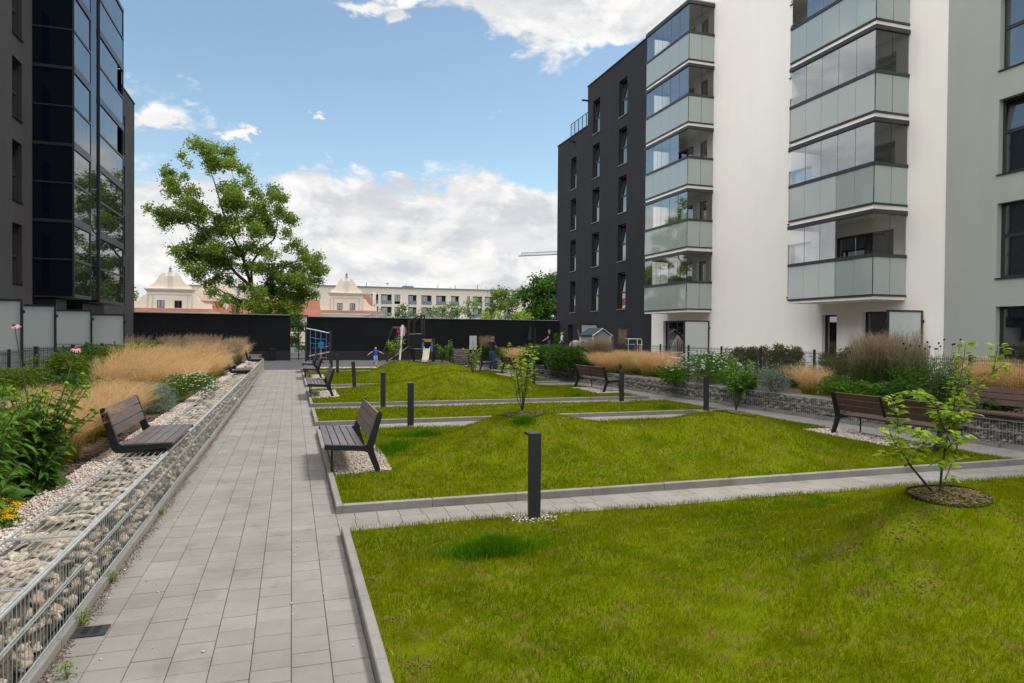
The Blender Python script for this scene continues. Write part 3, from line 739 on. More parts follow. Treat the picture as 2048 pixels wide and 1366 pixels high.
def window(X, nx, a, b, c, d, parent, split=None, mull=None, sill=True, tilt=False, rev=.2, gl='wglass', name='window'):
    """frame set at the back of the reveal; split = height of the transom, mull = positions of upright bars"""
    I = X - nx * (rev - .07); fw = .07; x0, x1 = sorted((I, I - nx * .06))
    mb = MB()
    mb.box(x0, x1, a + .002, a + fw, c + .002, d - .002); mb.box(x0, x1, b - fw, b - .002, c + .002, d - .002)
    mb.box(x0, x1, a + fw, b - fw, c + .002, c + fw); mb.box(x0, x1, a + fw, b - fw, d - fw, d - .002)
    if split: mb.box(x0, x1, a + fw, b - fw, split - .05, split + .05)
    for mv in mull or (): mb.box(x0, x1, mv - .045, mv + .045, c + fw, d - fw)
    wn = mb.build(name, MT['frame'], parent)
    p = MB(); xg = I - nx * .035
    top = split if (split and tilt) else d - .03
    p.quad((xg, a + .03, c + .03), (xg, b - .03, c + .03), (xg, b - .03, top), (xg, a + .03, top))
    if split and tilt:   # upper leaf tipped inwards
        t = -nx * .13
        p.quad((xg, a + .03, split), (xg, b - .03, split), (xg + t, b - .03, d - .04), (xg + t, a + .03, d - .04))
        q2 = MB(); q2.bar((xg + nx * .01, a + fw + .03, split + .06), (xg + t + nx * .01, a + fw + .03, d - .05), .05); q2.bar((xg + nx * .01, b - fw - .03, split + .06), (xg + t + nx * .01, b - fw - .03, d - .05), .05)
        q2.bar((xg + t + nx * .01, a + fw, d - .06), (xg + t + nx * .01, b - fw, d - .06), .05)
        q2.build('tilted_sash', MT['frame'], wn)
    if nx < 0: p.f = [f_[::-1] for f_ in p.f]
    p.build('pane', MT[gl], wn)
    bk = MB(); xb = I - nx * .3
    if sill:
        s = MB(); x0, x1 = sorted((X + nx * .05, X - nx * (rev - .08))); s.box(x0, x1, a - .03, b + .03, c - .028, c - .003); s.build('sill', MT['cap' if gl == 'wglass2' else 'frame'], wn)
    return wn

# ---- the right-hand building: charcoal, white and grey-green parts of one block
RX = 19.5
rb = thing('apartment_building', 'long apartment block in white, charcoal and grey green with stacked glass balconies', 'apartment building', (RX, 26, 0))
def W(o):      # children keep world coordinates
    return o
rbi = Matrix.Translation((-RX, -26, 0))
def unloc(root):
    inv = Matrix.Translation(-root.location)
    for ch in root.children: ch.matrix_parent_inverse = inv
# charcoal part
dops = []
for (a, b, n) in ((37.85, 38.95, 5), (41.75, 42.85, 5), (45.65, 46.65, 4)):
    for k in range(n): dops.append((a, b, 3.52 + 3 * k, 5.80 + 3 * k))
dops.append((46.0, 47.0, .46, 2.62))
Z1, Z2 = 19.1, 16.4
facade('charcoal_wall', RX, -1, 34.6, 43.7, BEDZ, Z1, [o for o in dops if o[1] < 43.7], MT['dark_render'], rb, .215)
facade('charcoal_wall', RX, -1, 43.7, 49.3, BEDZ, Z2, [o for o in dops if o[0] > 43.7], MT['dark_render'], rb, .215)
for o in dops:
    if o[2] < 1: window(RX, -1, *o, rb, sill=False, name='door', rev=.215)
    else: window(RX, -1, *o, rb, split=o[2] + 1.05, tilt=True, rev=.215, gl='wglass2')
mb = MB()
mb.box(RX + .002, 32, 43.70, 43.75, Z2, Z1); mb.quad((RX, 49.3, BEDZ), (32, 49.3, BEDZ), (32, 49.3, Z2), (RX, 49.3, Z2)); mb.build('charcoal_wall', MT['dark_render'], rb)
mb = MB(); mb.box(RX - .05, 32, 34.6, 43.78, Z1, Z1 + .06); mb.box(RX - .05, 32, 43.78, 49.35, Z2, Z2 + .06); mb.build('roof_edge', MT['frame'], rb)
mb = MB(); mb.quad((RX, -8, Z1 + .02), (32, -8, Z1 + .02), (32, 43.7, Z1 + .02), (RX, 43.7, Z1 + .02)); mb.quad((RX, 43.7, Z2 + .02), (32, 43.7, Z2 + .02), (32, 49.3, Z2 + .02), (RX, 49.3, Z2 + .02))
mb.quad((32, -8, 0), (32, 49.3, 0), (32, 49.3, Z2), (32, -8, Z2)); mb.quad((RX, -8, 0), (32, -8, 0), (32, -8, Z1), (RX, -8, Z1)); mb.build('roof', MT['plinth'], rb)
mb = MB(); yy = 43.85      # roof terrace railing
while yy < 47.4: mb.bar((RX + .25, yy, Z2 + .06), (RX + .25, yy, Z2 + 1.15), .035); yy += .7
mb.bar((RX + .25, 43.8, Z2 + 1.15), (RX + .25, 47.35, Z2 + 1.15), .04); mb.bar((RX + .25, 47.35, Z2 + 1.15), (RX + 3, 47.35, Z2 + 1.15), .04)
ra = mb.build('roof_railing', MT['anth'], rb); mb = MB(); mb.quad((RX + .26, 43.8, Z2 + .12), (RX + .26, 47.35, Z2 + .12), (RX + .26, 47.35, Z2 + 1.1), (RX + .26, 43.8, Z2 + 1.1)); mb.build('pane', MT['glass'], ra)
mb = MB(); mb.bar((RX - .5, 43.6, Z1 - 1.0), (RX, 43.6, Z1 - 1.0), .1); mb.bar((RX - .5, 45.9, Z2 - .55), (RX, 45.9, Z2 - .55), .1); mb.build('rain_spout', MT['frame'], rb)
# white part
B1, B2 = (28.8, 32.9), (17.7, 21.65); BX = 18.1
wops = []
for k in range(5):
    z = 3.32 + 3 * k
    wops += [(29.3, 30.1, z + .05, z + 2.35), (30.5, 32.2, z + .9, z + 2.35), (18.2, 20.9, z + .05, z + 2.35), (22.1, 23.42, z + .25, z + 2.40)]
gops = [(30.9, 33.3, .46, 2.72), (20.7, 21.45, .46, 2.78), (18.35, 19.5, .46, 2.85)]
facade('white_wall', RX, -1, 16.25, 34.6, BEDZ, Z1, wops + gops, MT['white_render'], rb, .22)
for o in wops: window(RX, -1, *o, rb, rev=.22, sill=o[0] > 30.3 and o[1] < 33 or o[0] > 22, mull=[(o[0] + o[1]) / 2] if o[1] - o[0] > 1.4 else None)
for o in gops: window(RX, -1, *o, rb, rev=.22, sill=False, mull=[o[0] + 1.2] if o[1] - o[0] > 2 else None, name='door')
# grey-green part
gw = []
for k in range(5): gw.append((12.3, 14.6, 3.70 + 3 * k, 5.86 + 3 * k))
gw.append((12.3, 14.6, .46, 2.87))
for k in range(5): gw.append((6.3, 8.6, 3.70 + 3 * k, 5.86 + 3 * k))
facade('grey_wall', RX - .02, -1, -8, 16.25, BEDZ, Z1, gw, MT['grey_render'], rb, .24)
mb = MB(); mb.quad((RX - .02, 16.25, BEDZ), (RX, 16.25, BEDZ), (RX, 16.25, Z1), (RX - .02, 16.25, Z1)); mb.build('grey_wall', MT['grey_render'], rb)
for o in gw: window(RX - .02, -1, *o, rb, split=o[2] + 1.22, rev=.24, mull=[(o[0] + o[1]) / 2], tilt=o[2] > 6 and o[2] < 8, sill=o[2] > 1)
# glazed balconies
def balcony(y0, y1, z0, roof=False, open_gap=None):
    s = MB(); s.box(BX, RX - .003, y0, y1, z0, z0 + .10)
    b = s.build('balcony', MT['soffit'], rb)
    r = MB()
    for (za, zb, o) in ((z0 + .103, z0 + .165, .045), (z0 + 1.39, z0 + 1.50, .05), (z0 + 2.81, z0 + 2.95, .06)):
        r.box(BX - o, BX + .05, y0 - o, y1 + o, za, zb); r.box(BX + .05, RX - .004, y0 - o, y0 + .05, za, zb); r.box(BX + .05, RX - .004, y1 - .05, y1 + o, za, zb)
    r.build('rail_profile', MT['railcap'], b)
    n = 5; st = (y1 - y0) / n; lo = MB()
    for k in range(n): lo.box(BX - .02, BX - .008, y0 + k * st + .006, y0 + (k + 1) * st - .006, z0 + .168, z0 + 1.388)
    lo.build('frosted_balustrade', MT['frost'], b)
    for (ya, yb) in ((y0 - .02, y0 - .008), (y1 + .008, y1 + .02)):
        lo = MB()
        for k in range(2): x0 = BX + .012 + k * (RX - BX) / 2; lo.box(x0, x0 + (RX - BX) / 2 - .02, ya, yb, z0 + .168, z0 + 1.388)
        lo.build('frosted_balustrade', MT['frost'], b)
    up = MB()
    for k in range(n):
        ya, yb = y0 + k * st, y0 + (k + 1) * st
        if open_gap is not None and k in open_gap: continue
        up.quad((BX, yb - .004, z0 + 1.50), (BX, ya + .004, z0 + 1.50), (BX, ya + .004, z0 + 2.81), (BX, yb - .004, z0 + 2.81))
        ej = MB(); ej.bar((BX, ya, z0 + 1.50), (BX, ya, z0 + 2.81), .010); ej.build('glass_edge', MT['railcap'], b)
    up.build('glass_panel', MT['glass'], b)
    for yy in (y0, y1):
        up = MB(); q_ = [(BX + .01, yy, z0 + 1.5), (RX - .02, yy, z0 + 1.5), (RX - .02, yy, z0 + 2.81), (BX + .01, yy, z0 + 2.81)]; up.quad(*(q_ if yy == y0 else q_[::-1]))
        up.build('glass_panel', MT['glass_side'], b); ej = MB(); ej.bar(((BX + RX) / 2, yy, z0 + 1.5), ((BX + RX) / 2, yy, z0 + 2.81), .008); ej.build('glass_edge', MT['railcap'], b)
    c = MB(); c.box(BX, RX - .003, y0, y1, z0 + 2.952, z0 + 2.998); c.build('soffit', MT['soffit'], b)
    if roof: c = MB(); c.box(BX - .06, RX - .003, y0 - .06, y1 + .06, z0 + 3.002, z0 + 3.16); c.build('top_slab', MT['soffit'], b)
    return b
gaps = {(0, 0): None, (0, 2): (0,), (1, 0): (1,), (1, 0): (0, 1), (1, 3): (4,)}
for k in range(5):
    balcony(*B1, 3.08 + 3 * k, roof=(k == 4), open_gap=gaps.get((0, k)))
    balcony(*B2, 3.20 + 3 * k, roof=(k == 4), open_gap=gaps.get((1, k)))
unloc(rb)

# ---- left-hand charcoal building with two projecting glazed bays
LX = -9.6
lb = thing('apartment_building', 'grey charcoal apartment block with two dark glazed bays on the left', 'apartment building', (LX, 30, 0))
lops = []
for k in range(5): lops += [(28.97, 29.92, 3.70 + 3 * k, 5.86 + 3 * k), (24.5, 25.45, 3.70 + 3 * k, 5.86 + 3 * k)]
for k in range(4): lops.append((44.3, 46.4, 3.62 + 3 * k, 5.80 + 3 * k))
facade('charcoal_wall', LX, 1, -6, 40.0, BEDZ, 19.1, [o for o in lops if o[1] < 40], MT['char_render'], lb, .24)
facade('charcoal_wall', LX, 1, 40.0, 48.95, BEDZ, 16.34, [o for o in lops if o[0] > 40], MT['char_render'], lb, .24)
for o in lops: window(LX, 1, *o, lb, split=o[2] + 1.0, rev=.24, tilt=(o[0] < 29.5 and 5 < o[2] < 8))
mb = MB(); mb.quad((LX, 48.95, 0), (LX, 48.95, 16.34), (-24, 48.95, 16.34), (-24, 48.95, 0)); mb.quad((LX, 40, 16.34), (-24, 40, 16.34), (-24, 40, 19.1), (LX, 40, 19.1)); mb.quad((LX, -6, 0), (-24, -6, 0), (-24, -6, 19.1), (LX, -6, 19.1)); mb.build('charcoal_wall', MT['char_render'], lb)
mb = MB(); mb.quad((LX, -6, 19.1), (LX, 40, 19.1), (-24, 40, 19.1), (-24, -6, 19.1)); mb.quad((LX, 40, 16.34), (LX, 48.95, 16.34), (-24, 48.95, 16.34), (-24, 40, 16.34)); mb.quad((-24, -6, 0), (-24, 48.95, 0), (-24, 48.95, 16.34), (-24, -6, 16.34)); mb.build('roof', MT['plinth'], lb)
mb = MB(); mb.box(-24, LX + .05, 40.05, 49.0, 16.345, 16.41); mb.build('roof_edge', MT['frame'], lb)
def bay(y0, y1, xo, z0, top=False, openp=None):
    """one storey of a glazed bay: dark glass side towards the camera, reflecting front"""
    s = MB(); s.box(LX + .003, xo - .02, y0 + .02, y1 - .02, z0, z0 + .16); b = s.build('glazed_bay', MT['frame'], lb)
    for (yy, za, zb) in ((y0, .06, 1.47), (y0, 1.53, 2.97), (y1, .06, 2.97)):
        sd = MB(); q_ = [(LX + .01, yy, z0 + za), (xo - .06, yy, z0 + za), (xo - .06, yy, z0 + zb), (LX + .01, yy, z0 + zb)]; sd.quad(*(q_ if yy == y0 else q_[::-1])); sd.build('side_glass', MT['sideglass'], b)
    n = 4; st = (y1 - y0 - .12) / n; lo = MB(); up = MB()
    for k in range(n):
        a, c = y0 + .06 + k * st, y0 + .06 + (k + 1) * st
        lo.quad((xo, a + .004, z0 + .16), (xo, c - .004, z0 + .16), (xo, c - .004, z0 + 1.44), (xo, a + .004, z0 + 1.44))
        if openp is not None and k == openp:
            continue
        up.quad((xo - .015, a + .004, z0 + 1.54), (xo - .015, c - .004, z0 + 1.54), (xo - .015, c - .004, z0 + 2.81), (xo - .015, a + .004, z0 + 2.81))
    lo.build('lower_glass', MT['bayglass'], b); up.build('upper_glass', MT['bayglass'], b)
    f = MB()
    for (za, zb) in ((z0 - .0, z0 + .06), (z0 + 1.47, z0 + 1.53), (z0 + 2.94, z0 + 3.0)): f.box(LX + .01, xo - .05, y0 - .025, y0 + .02, za + .001, zb - .001)
    for (za, zb) in ((z0 + .001, z0 + .15), (z0 + 1.445, z0 + 1.535), (z0 + 2.85, z0 + 2.999)): f.box(xo - .05, xo + .03, y0 - .025, y1 + .025, za, zb)
    for yy in (y0, y1): f.box(xo - .045, xo + .02, yy - .022, yy + .022, z0 + .15, z0 + 2.85)
    f.build('bay_frame', MT['anth'], b)
    bk = MB(); bk.quad((xo - .5, y0 + .1, z0 + .2), (xo - .5, y1 - .1, z0 + .2), (xo - .5, y1 - .1, z0 + 2.9), (xo - .5, y0 + .1, z0 + 2.9)); bk.build('dark_backing', MT['core'], b)  # plain black sheet behind the glass, standing in for the dark interior
    return b
for k in range(5):
    bay(30.97, 33.3, -8.2, 3.25 + 3 * k)
    bay(34.75, 39.2, -8.2, 3.22 + 3 * k, openp={2: 3, 3: 3}.get(k))
mb = MB(); mb.box(LX + .01, -8.25, 33.33, 34.72, 3.3, 18.2); mb.build('bay_recess', MT['sideglass'], lb)
for (ya, yb, zb_) in ((31.3, 32.6, 3.2), (34.9, 38.6, 3.18)): mb = MB(); mb.box(LX + .004, -8.9, ya, yb, 2.75, zb_); mb.build('bay_support', MT['frame'], lb)
unloc(lb)

# ---- frosted privacy screens
def screen(label, x0, x1, Y, zt, group=None, m='screen', z0=BEDZ):
    t = thing('privacy_screen', label, 'privacy screen', ((x0 + x1) / 2, Y, z0))
    xc = (x0 + x1) / 2; hw = (x1 - x0) / 2; h = zt - z0
    p = MB(); p.box(-hw + .05, hw - .05, -.006, .006, .08, h - .05); p.build('glass_panel', MT[m], t)
    f = MB()
    for x in (-hw, hw - .06): f.box(x, x + .06, -.03, .03, 0, h)
    f.box(-hw + .06, hw - .06, -.028, .028, h - .06, h); f.box(-hw + .06, hw - .06, -.028, .028, .02, .08)
    for z in (.5, h - .4): f.box(hw, hw + .05, -.04, .02, z, z + .09); f.box(-hw - .05, -hw, -.04, .02, z, z + .09)
    f.build('screen_frame', MT['anth'], t)
screen('frosted glass screen cut by the left frame edge, largest of the left screens', -9.5, -7.2, 22.5, 2.84)
screen('frosted glass screen second from the left frame edge', -9.5, -7.2, 25.35, 2.78)
screen('frosted glass screen under the front corner of the dark glazed bay', -9.5, -7.2, 29.5, 2.74)
screen('smallest of the left frosted screens, next to the black wall', -9.5, -7.2, 34.8, 2.70)
screen('frosted glass screen on the white wall under the nearer balcony stack', 18.0, 19.45, 17.0, 2.83)
screen('frosted glass screen under the farther balcony stack beside the hanging chair', 18.05, 19.45, 28.9, 2.67)
screen('pale screen panel behind the garden shed on the charcoal wall', 18.2, 19.42, 41.65, 2.62)

# ---- black boundary wall across the end of the court, with a gate
def bwall(label, x0, x1, zt, zt2):
    t = thing('boundary_wall', label, 'wall', ((x0 + x1) / 2, WALLY, 0)); h = (x1 - x0) / 2
    b = MB(); vs = [(-h, 0, .64), (h, 0, .64), (h, .3, .64), (-h, .3, .64), (-h, 0, zt), (h, 0, zt2), (h, .3, zt2), (-h, .3, zt)]
    b.add(vs, [(0, 3, 2, 1), (4, 5, 6, 7), (0, 1, 5, 4), (1, 2, 6, 5), (2, 3, 7, 6), (3, 0, 4, 7)]); b.build('wall_face', MT['wall_black'], t)
    p = MB(); p.box(-h, h, -.035, .3, -.03, .638); p.build('plinth', MT['plinth'], t)
    c = MB(); n = max(2, int((x1 - x0) / 2.8)); st = (x1 - x0) / n
    for k in range(n):
        xa, xb = -h + k * st + .004, -h + (k + 1) * st - .004; za, zb = (zt + (zt2 - zt) * (k * st / (x1 - x0)) + .003 for _ in (0, 1)); zb = zt + (zt2 - zt) * ((k + 1) * st / (x1 - x0)) + .003
        vs = [(xa, -.05, za), (xb, -.05, zb), (xb, .35, zb), (xa, .35, za), (xa, -.05, za + .05), (xb, -.05, zb + .05), (xb, .35, zb + .05), (xa, .35, za + .05)]
        c.add(vs, [(0, 3, 2, 1), (4, 5, 6, 7), (0, 1, 5, 4), (1, 2, 6, 5), (2, 3, 7, 6), (3, 0, 4, 7)])
    c.build('wall_cap', MT['cap'], t)
bwall('black boundary wall left of the mesh gate', -9.58, -.13, 3.10, 3.06)
bwall('long black boundary wall right of the mesh gate behind the playground', 1.0, 19.45, 2.98, 2.94)
t = thing('mesh_gate', 'tall dark mesh gate panel between the two black walls', 'gate', (.435, WALLY + .1, 0))
m_ = MB(); hw = .56
for x in (-hw, hw, 0): m_.bar((x, 0, 0), (x, 0, 3.1), .06)
for z in (.12, .95, 1.2, 2.0, 3.08): m_.bar((-hw, 0, z), (hw, 0, z), .05)
m_.build('gate_frame', MT['fence'], t)
m_ = MB()
for k in range(14): x = -hw + (k + .5) * 2 * hw / 14; m_.bar((x, 0, .1), (x, 0, 3.08), .008)
for k in range(22): z = .2 + k * .135; m_.bar((-hw, .01, z), (hw, .01, z), .008)
m_.build('wire_panel', MT['fence'], t)
t = thing('trellis_panel', 'low grey trellis railing on the roof behind the right black wall', 'railing', (6.3, 60, 2.6))
m_ = MB()
for k in range(24): m_.bar((-1.6 + k * .13, 0, .0), (-1.6 + k * .13, 0, .25 + .045 * k), .05)
m_.bar((-1.6, 0, .25), (1.5, 0, 1.33), .08); m_.bar((-1.6, 0, .05), (1.5, 0, .05), .08); m_.build('lattice', MT['zinc'], t)
m_ = MB(); m_.bar((1.5, 0, -2.6), (1.5, 0, 1.35), .1); m_.bar((-1.6, 0, -2.6), (-1.6, 0, .3), .1); m_.build('post', MT['zinc'], t)

# ---- fences
def mesh_fence(label, pts, zt, zb=BEDZ, sp=.055, postw=.06):
    """pts polyline (x,y); mesh panel with horizontal and upright wires, posts about every 2.5 m"""
    t = thing('mesh_fence', label, 'fence', (pts[0][0], pts[0][1], zb)); ox, oy = pts[0]; h = zt - zb
    W_ = MB(); posts = []
    for (a, b) in zip(pts[:-1], pts[1:]):
        a = Vector((a[0] - ox, a[1] - oy, 0)); b = Vector((b[0] - ox, b[1] - oy, 0)); L = (b - a).length; d = (b - a) / L
        for z in (.08, .28, .48, .68, .88, h - .06, h - .08): W_.bar(a + Vector((0, 0, z)), b + Vector((0, 0, z)), .009)
        s = 0.0
        while s < L:
            far = infront(a.x + ox + d.x * s, a.y + oy + d.y * s)
            p = a + d * s; W_.bar(p + Vector((0, 0, .03)), p + Vector((0, 0, h)), .006 if far < 22 else .008); s += sp if far < 25 else sp * 1.8
        n = max(1, round(L / 2.4))
        for k in range(n + 1): posts.append(a + d * (L * k / n))
    W_.build('wire_panel', MT['fence'], t)
    seen = []
    for p in posts:
        if any((p - s_).length < .3 for s_ in seen): continue
        seen.append(p); b = MB(); b.box(p.x - postw / 2, p.x + postw / 2, p.y + .015, p.y + .015 + postw, -.02, h + .05); b.build('post', MT['fence'], t)
    return t
mesh_fence('dark wire mesh fence along the planted bed before the white facade', [(15.5, 7), (15.6, 20), (15.8, 34), (16.2, 40)], 1.50)
mesh_fence('dark wire mesh fence along the left bed before the frosted screens', [(-6.95, 14), (-6.75, 22), (-6.2, 30), (-5.6, 38), (-5.2, 46)], 1.47, postw=.09)
for (Y, lab) in ((20.6, 'nearest short mesh fence dividing the left terraces'), (24.9, 'middle short mesh fence dividing the left terraces'), (29.2, 'farthest short mesh fence dividing the left terraces')):
    mesh_fence(lab, [(-9.4, Y), (-6.95 + (Y - 20) * .06, Y)], 1.42 + (Y - 20) * .01)
# ------------------------------------------------------------------ benches
FR = [(0.0, .395), (.008, .425), (.03, .440), (.28, .425), (.52, .408), (.565, .425), (.70, .82), (.715, .855), (.735, .872), (.757, .868), (.768, .84), (.765, .80), (.655, .385), (.66, .335), (.775, 0), (.70, 0), (.575, .31), (.53, .335), (.03, .372), (.006, .38)]
def planks(y0, y1, spec, along):
    pass
def board(mb, p0, p1, w, th, y0, y1):
    """board running along Y, cross-section from p0 to p1 in the x-z plane (p0-p1 is its face), thickness th behind it"""
    a = Vector((p0[0], 0, p0[1])); b = Vector((p1[0], 0, p1[1])); d = (b - a).normalized(); n = Vector((-d.z, 0, d.x)) * -th
    vs = []
    for y in (y0, y1):
        for p in (a, b, b + n, a + n): vs.append((p.x, y, p.z))
    mb.add(vs, [(0, 1, 2, 3), (7, 6, 5, 4), (0, 4, 5, 1), (1, 5, 6, 2), (2, 6, 7, 3), (3, 7, 4, 0)])
def make_bench(label, L=2.05, seat='slat', back='slat', group='benches standing in the lawns'):
    t = thing('park_bench', label, 'bench', group=group)
    for s in (0, 1):
        y = 0 if s == 0 else L - .05
        fr = MB(); fr.prism(FR, lambda p: (p[0], y, p[1]), lambda p: (p[0], y + .05, p[1])); fix_normals(fr.build('side_frame', MT['black'], t, bevel=.004))
    st = MB(); bk = MB()
    for (ya, yb) in ((.055, L / 2 - .003), (L / 2 + .003, L - .055)):
        for k in range(5):
            x = .015 + k * .104; z = .446 - x * .068
            board(st, (x, z), (x + .091, z - .0062), .09, .032, ya, yb)
        for k in range(3):
            z = .505 + k * .121; x = .588 + (z - .50) * .345
            board(bk, (x, z), (x + .0375, z + .109), .11, .030, ya, yb)
    for o in (st.build('seat', MT[seat], t, bevel=.004), bk.build('backrest', MT[back], t, bevel=.004)): fix_normals(o)
    mid = MB(); mid.bar((.04, L / 2, .395), (.56, L / 2, .362), .05, .02); mid.bar((.612, L / 2, .47), (.742, L / 2, .85), .05, .012); mid.build('centre_brace', MT['black'], t)
    for y in (.10, L - .10):
        lg = MB(); lg.bar((.105, y, 0), (.105, y, .385), .028, .012); lg.build('front_leg', MT['black'], t)
    return t
bA = make_bench('nearest lawn bench, with tan back boards facing the left path', back='slat_tan')
bA.location = (.415, 9.45, .035)
lz0 = .04
bB = make_bench('second nearest bench in the lawns along the left path', back='slat'); bB.location = (.425, 20.55, lz0)
dup(bB, (.43, 29.1, lz0), label='third bench from the front along the left path lawns')
dup(bB, (.43, 33.95, lz0), label='farthest bench along the left path before the rope climbing frame')
bE = make_bench('dark brown bench at right seen from behind, behind the near sapling', seat='slat_brown', back='slat_brown')
bE.location = (XR(10) - .02, 10.85, lz0); bE.scale = (1, 1.08, 1); bE.rotation_euler = (0, 0, math.pi + rad(2.4))
dup(bE, (XR(21.5) - .02, 22.55, lz0), label='bench seen from behind beside the right path, in front of the gabion bench')
dup(bE, (XR(29) - .0, 30.6, lz0), label='bench seen from behind through the middle sapling by the right path')
dup(bE, (XR(35) - .0, 36.0, lz0), label='farthest bench by the right path beside the standing man in black')
# benches without legs on the gabion walls
GF = [(0, .062), (.004, .085), (.025, .098), (.30, .092), (.545, .088), (.585, .115), (.71, .50), (.725, .525), (.75, .53), (.775, .515), (.775, .48), (.655, .04), (.62, .003), (.56, -.004), (.45, .004), (.02, .05)]
def make_gbench(label, L, m='slat'):
    t = thing('wall_bench', label, 'bench', group='legless benches on the gabion walls')
    for y in (0, L - .05):
        fr = MB(); fr.prism(GF, lambda p: (p[0], y, p[1]), lambda p: (p[0], y + .05, p[1])); fix_normals(fr.build('side_frame', MT['black'], t, bevel=.004))
    st = MB(); bk = MB()
    for k in range(5):
        x = .012 + k * .108; board(st, (x, .104 - x * .012), (x + .098, .104 - (x + .098) * .012), .09, .03, .052, L - .052)
    for k in range(3):
        z = .20 + k * .113; x = .608 + (z - .17) * .325
        board(bk, (x, z), (x + .034, z + .102), .1, .03, .052, L - .052)
    fix_normals(st.build('seat', MT[m], t, bevel=.004)); fix_normals(bk.build('backrest', MT[m], t, bevel=.004))
    pl = MB(); pl.box(.1, .5, .1, .16, -.004, .06); pl.box(.1, .5, L - .16, L - .1, -.004, .06); pl.build('mounting_foot', MT['black'], t)
    return t
gI = make_gbench('nearest legless bench on the left gabion wall, with grass seeds on its back', 1.75); gI.location = (XL + .045, 10.7, GT + .012); gI.rotation_euler = (0, 0, math.pi)
dup(gI, (XL + .03, 26.6, GT + .012), label='second legless bench on the left gabion wall by the golden grass')
dup(gI, (XL + .03, 36.2, GT + .012), label='farthest legless bench on the left gabion wall near the black wall')
gM = make_gbench('red brown legless bench on the right gabion wall, cut by the right frame edge', 1.9, 'slat_brown'); gM.location = (XG(9.3) - .05, 8.25, .50 + .012); gM.rotation_euler = (0, 0, rad(3.2))
gL = dup(gI, (XG(24) - .05, 23.4, .512), rz=rad(3.2), label='legless grey bench on the right gabion wall behind the lawn bench')
dup(gI, (XG(33) - .05, 32.6, .512), rz=rad(3.2), label='legless bench on the right gabion wall behind the standing man')
dup(gI, (10.7, 41.1, .44), rz=math.pi / 2 + .1, scale=(.9, .65, 1), label='far legless bench on the short gabion wall under the notice board')

# ------------------------------------------------------------------ bollard lights
def make_bollard():
    t = thing('bollard_light', '', 'bollard', group='bollard lights along the cross paths')
    b = MB(); b.box(-.062, .062, -.03, .03, -.05, .86); b.build('post', MT['anth'], t, bevel=.003)
    c = MB(); c.box(-.062, .062, -.03, .155, .8605, .892); c.build('lamp_head', MT['anth'], t, bevel=.003)
    l = MB(); l.box(-.045, .045, .05, .14, .856, .860); l.build('lens', MT['frost'], t)
    return t
BOL = [((1068, 1037), 'nearest bollard light, standing before the first cross path'), ((821, 852), 'second nearest bollard on the left, behind the nearest bench'), ((766, 813), 'third bollard on the left, between the two narrow lawns'),
       ((709, 774), 'fourth left bollard, slightly tilted, beside the second lawn bench'), ((675, 746), 'small far bollard left of the running child'), ((663, 738), 'farthest left bollard in front of the climbing frame post'),
       ((1412, 822), 'nearest bollard on the right, left of the shrub on the mound'), ((1243, 803), 'bollard on the right beside the rear facing bench'), ((1067, 768), 'bollard hidden behind the middle sapling'),
       ((943, 745), 'far right bollard beside the small sapling before the notice board'), ((905, 731), 'farthest right bollard between the small far saplings')]
bp = None
for (p, lab) in BOL:
    z = .08; x, y = g(p[0], p[1], z); z = lz(x, y)
    if bp is None: bp = make_bollard(); bp.location = (x, y, .075); bp['label'] = lab
    else:
        o = dup(bp, (x, y, z - .01), label=lab)
        if 'tilted' in lab: o.rotation_euler = (0, rad(-3.2), 0)
for p in BOL[:2] + BOL[6:8]:
    x, y = g(p[0][0], p[0][1], .08); n = 150; X = x + rng.normal(0, .12, n); Y = y + rng.normal(0.02, .07, n)
    pebbles('gravel', X, Y, lawn_z(X, Y) + rng.uniform(-.01, .012, n), .014, MT['pebble'], 'gravel round the foot of a bollard', 'gravel')

# ------------------------------------------------------------------ litter bin, sign
x, y = -1.25, WALLY - .35
t = thing('litter_bin', 'black litter bin against the black wall at the end of the left path', 'litter bin', (x, y, 0))
b = MB(); b.box(-.2, .2, -.17, .17, .02, .78); b.build('bin_body', MT['black'], t, bevel=.01); b = MB(); b.box(-.22, .22, -.19, .19, .785, .84); b.build('lid', MT['anth'], t, bevel=.01)
p = gy(946, 713, 40.0)
t = thing('notice_board', 'white notice board on a pale post at the playground', 'sign', (p.x, 40, .0))
b = MB(); b.box(-.225, .225, -.01, .01, .96, 1.80); b.build('panel', MT['lightgrey'], t, bevel=.004); b = MB(); b.bar((0, -.03, 0), (0, -.03, 1.55), .05); b.build('post', MT['zinc'], t)

# ------------------------------------------------------------------ playground
t = thing('rope_climbing_frame', 'rope climbing frame with blue ropes, white bars and dark posts', 'climbing frame', (1.6, 45.2, 0))
A, B = Vector((-.72, 1.6, 0)), Vector((.68, -1.3, 0))
def at(f, z): v = A + (B - A) * f; return Vector((v.x, v.y, z))
for f, h in ((0, 2.35), (1, 2.05)):
    b = MB(); b.bar(at(f, 0), at(f, h), .13); b.build('post', MT['darkpost'], t)
b = MB(); b.tube([at(0, 2.18), at(.1, 2.16), at(.5, 2.04), at(.9, 1.9), at(1, 1.9)], .035, 8); b.tube([at(.15, .38), at(.99, .72)], .035, 8); b.build('bar', MT['whitep'], t)
b = MB()
for f in (.18, .40, .62, .84): b.tube([at(f, 0), at(f, 2.16 - .27 * f)], .022, 6)
for (f0, z0, f1, z1) in ((.2, 1.62, .8, 1.5), (.2, 1.22, .62, 1.28), (.62, 1.28, .84, 1.2), (.25, .92, .62, 1.02), (.62, 1.02, .85, .95)): b.tube([at(f0, z0), at((f0 + f1) / 2, (z0 + z1) / 2 - .06), at(f1, z1)], .016, 5)
b.build('rope_net', MT['rope'], t)
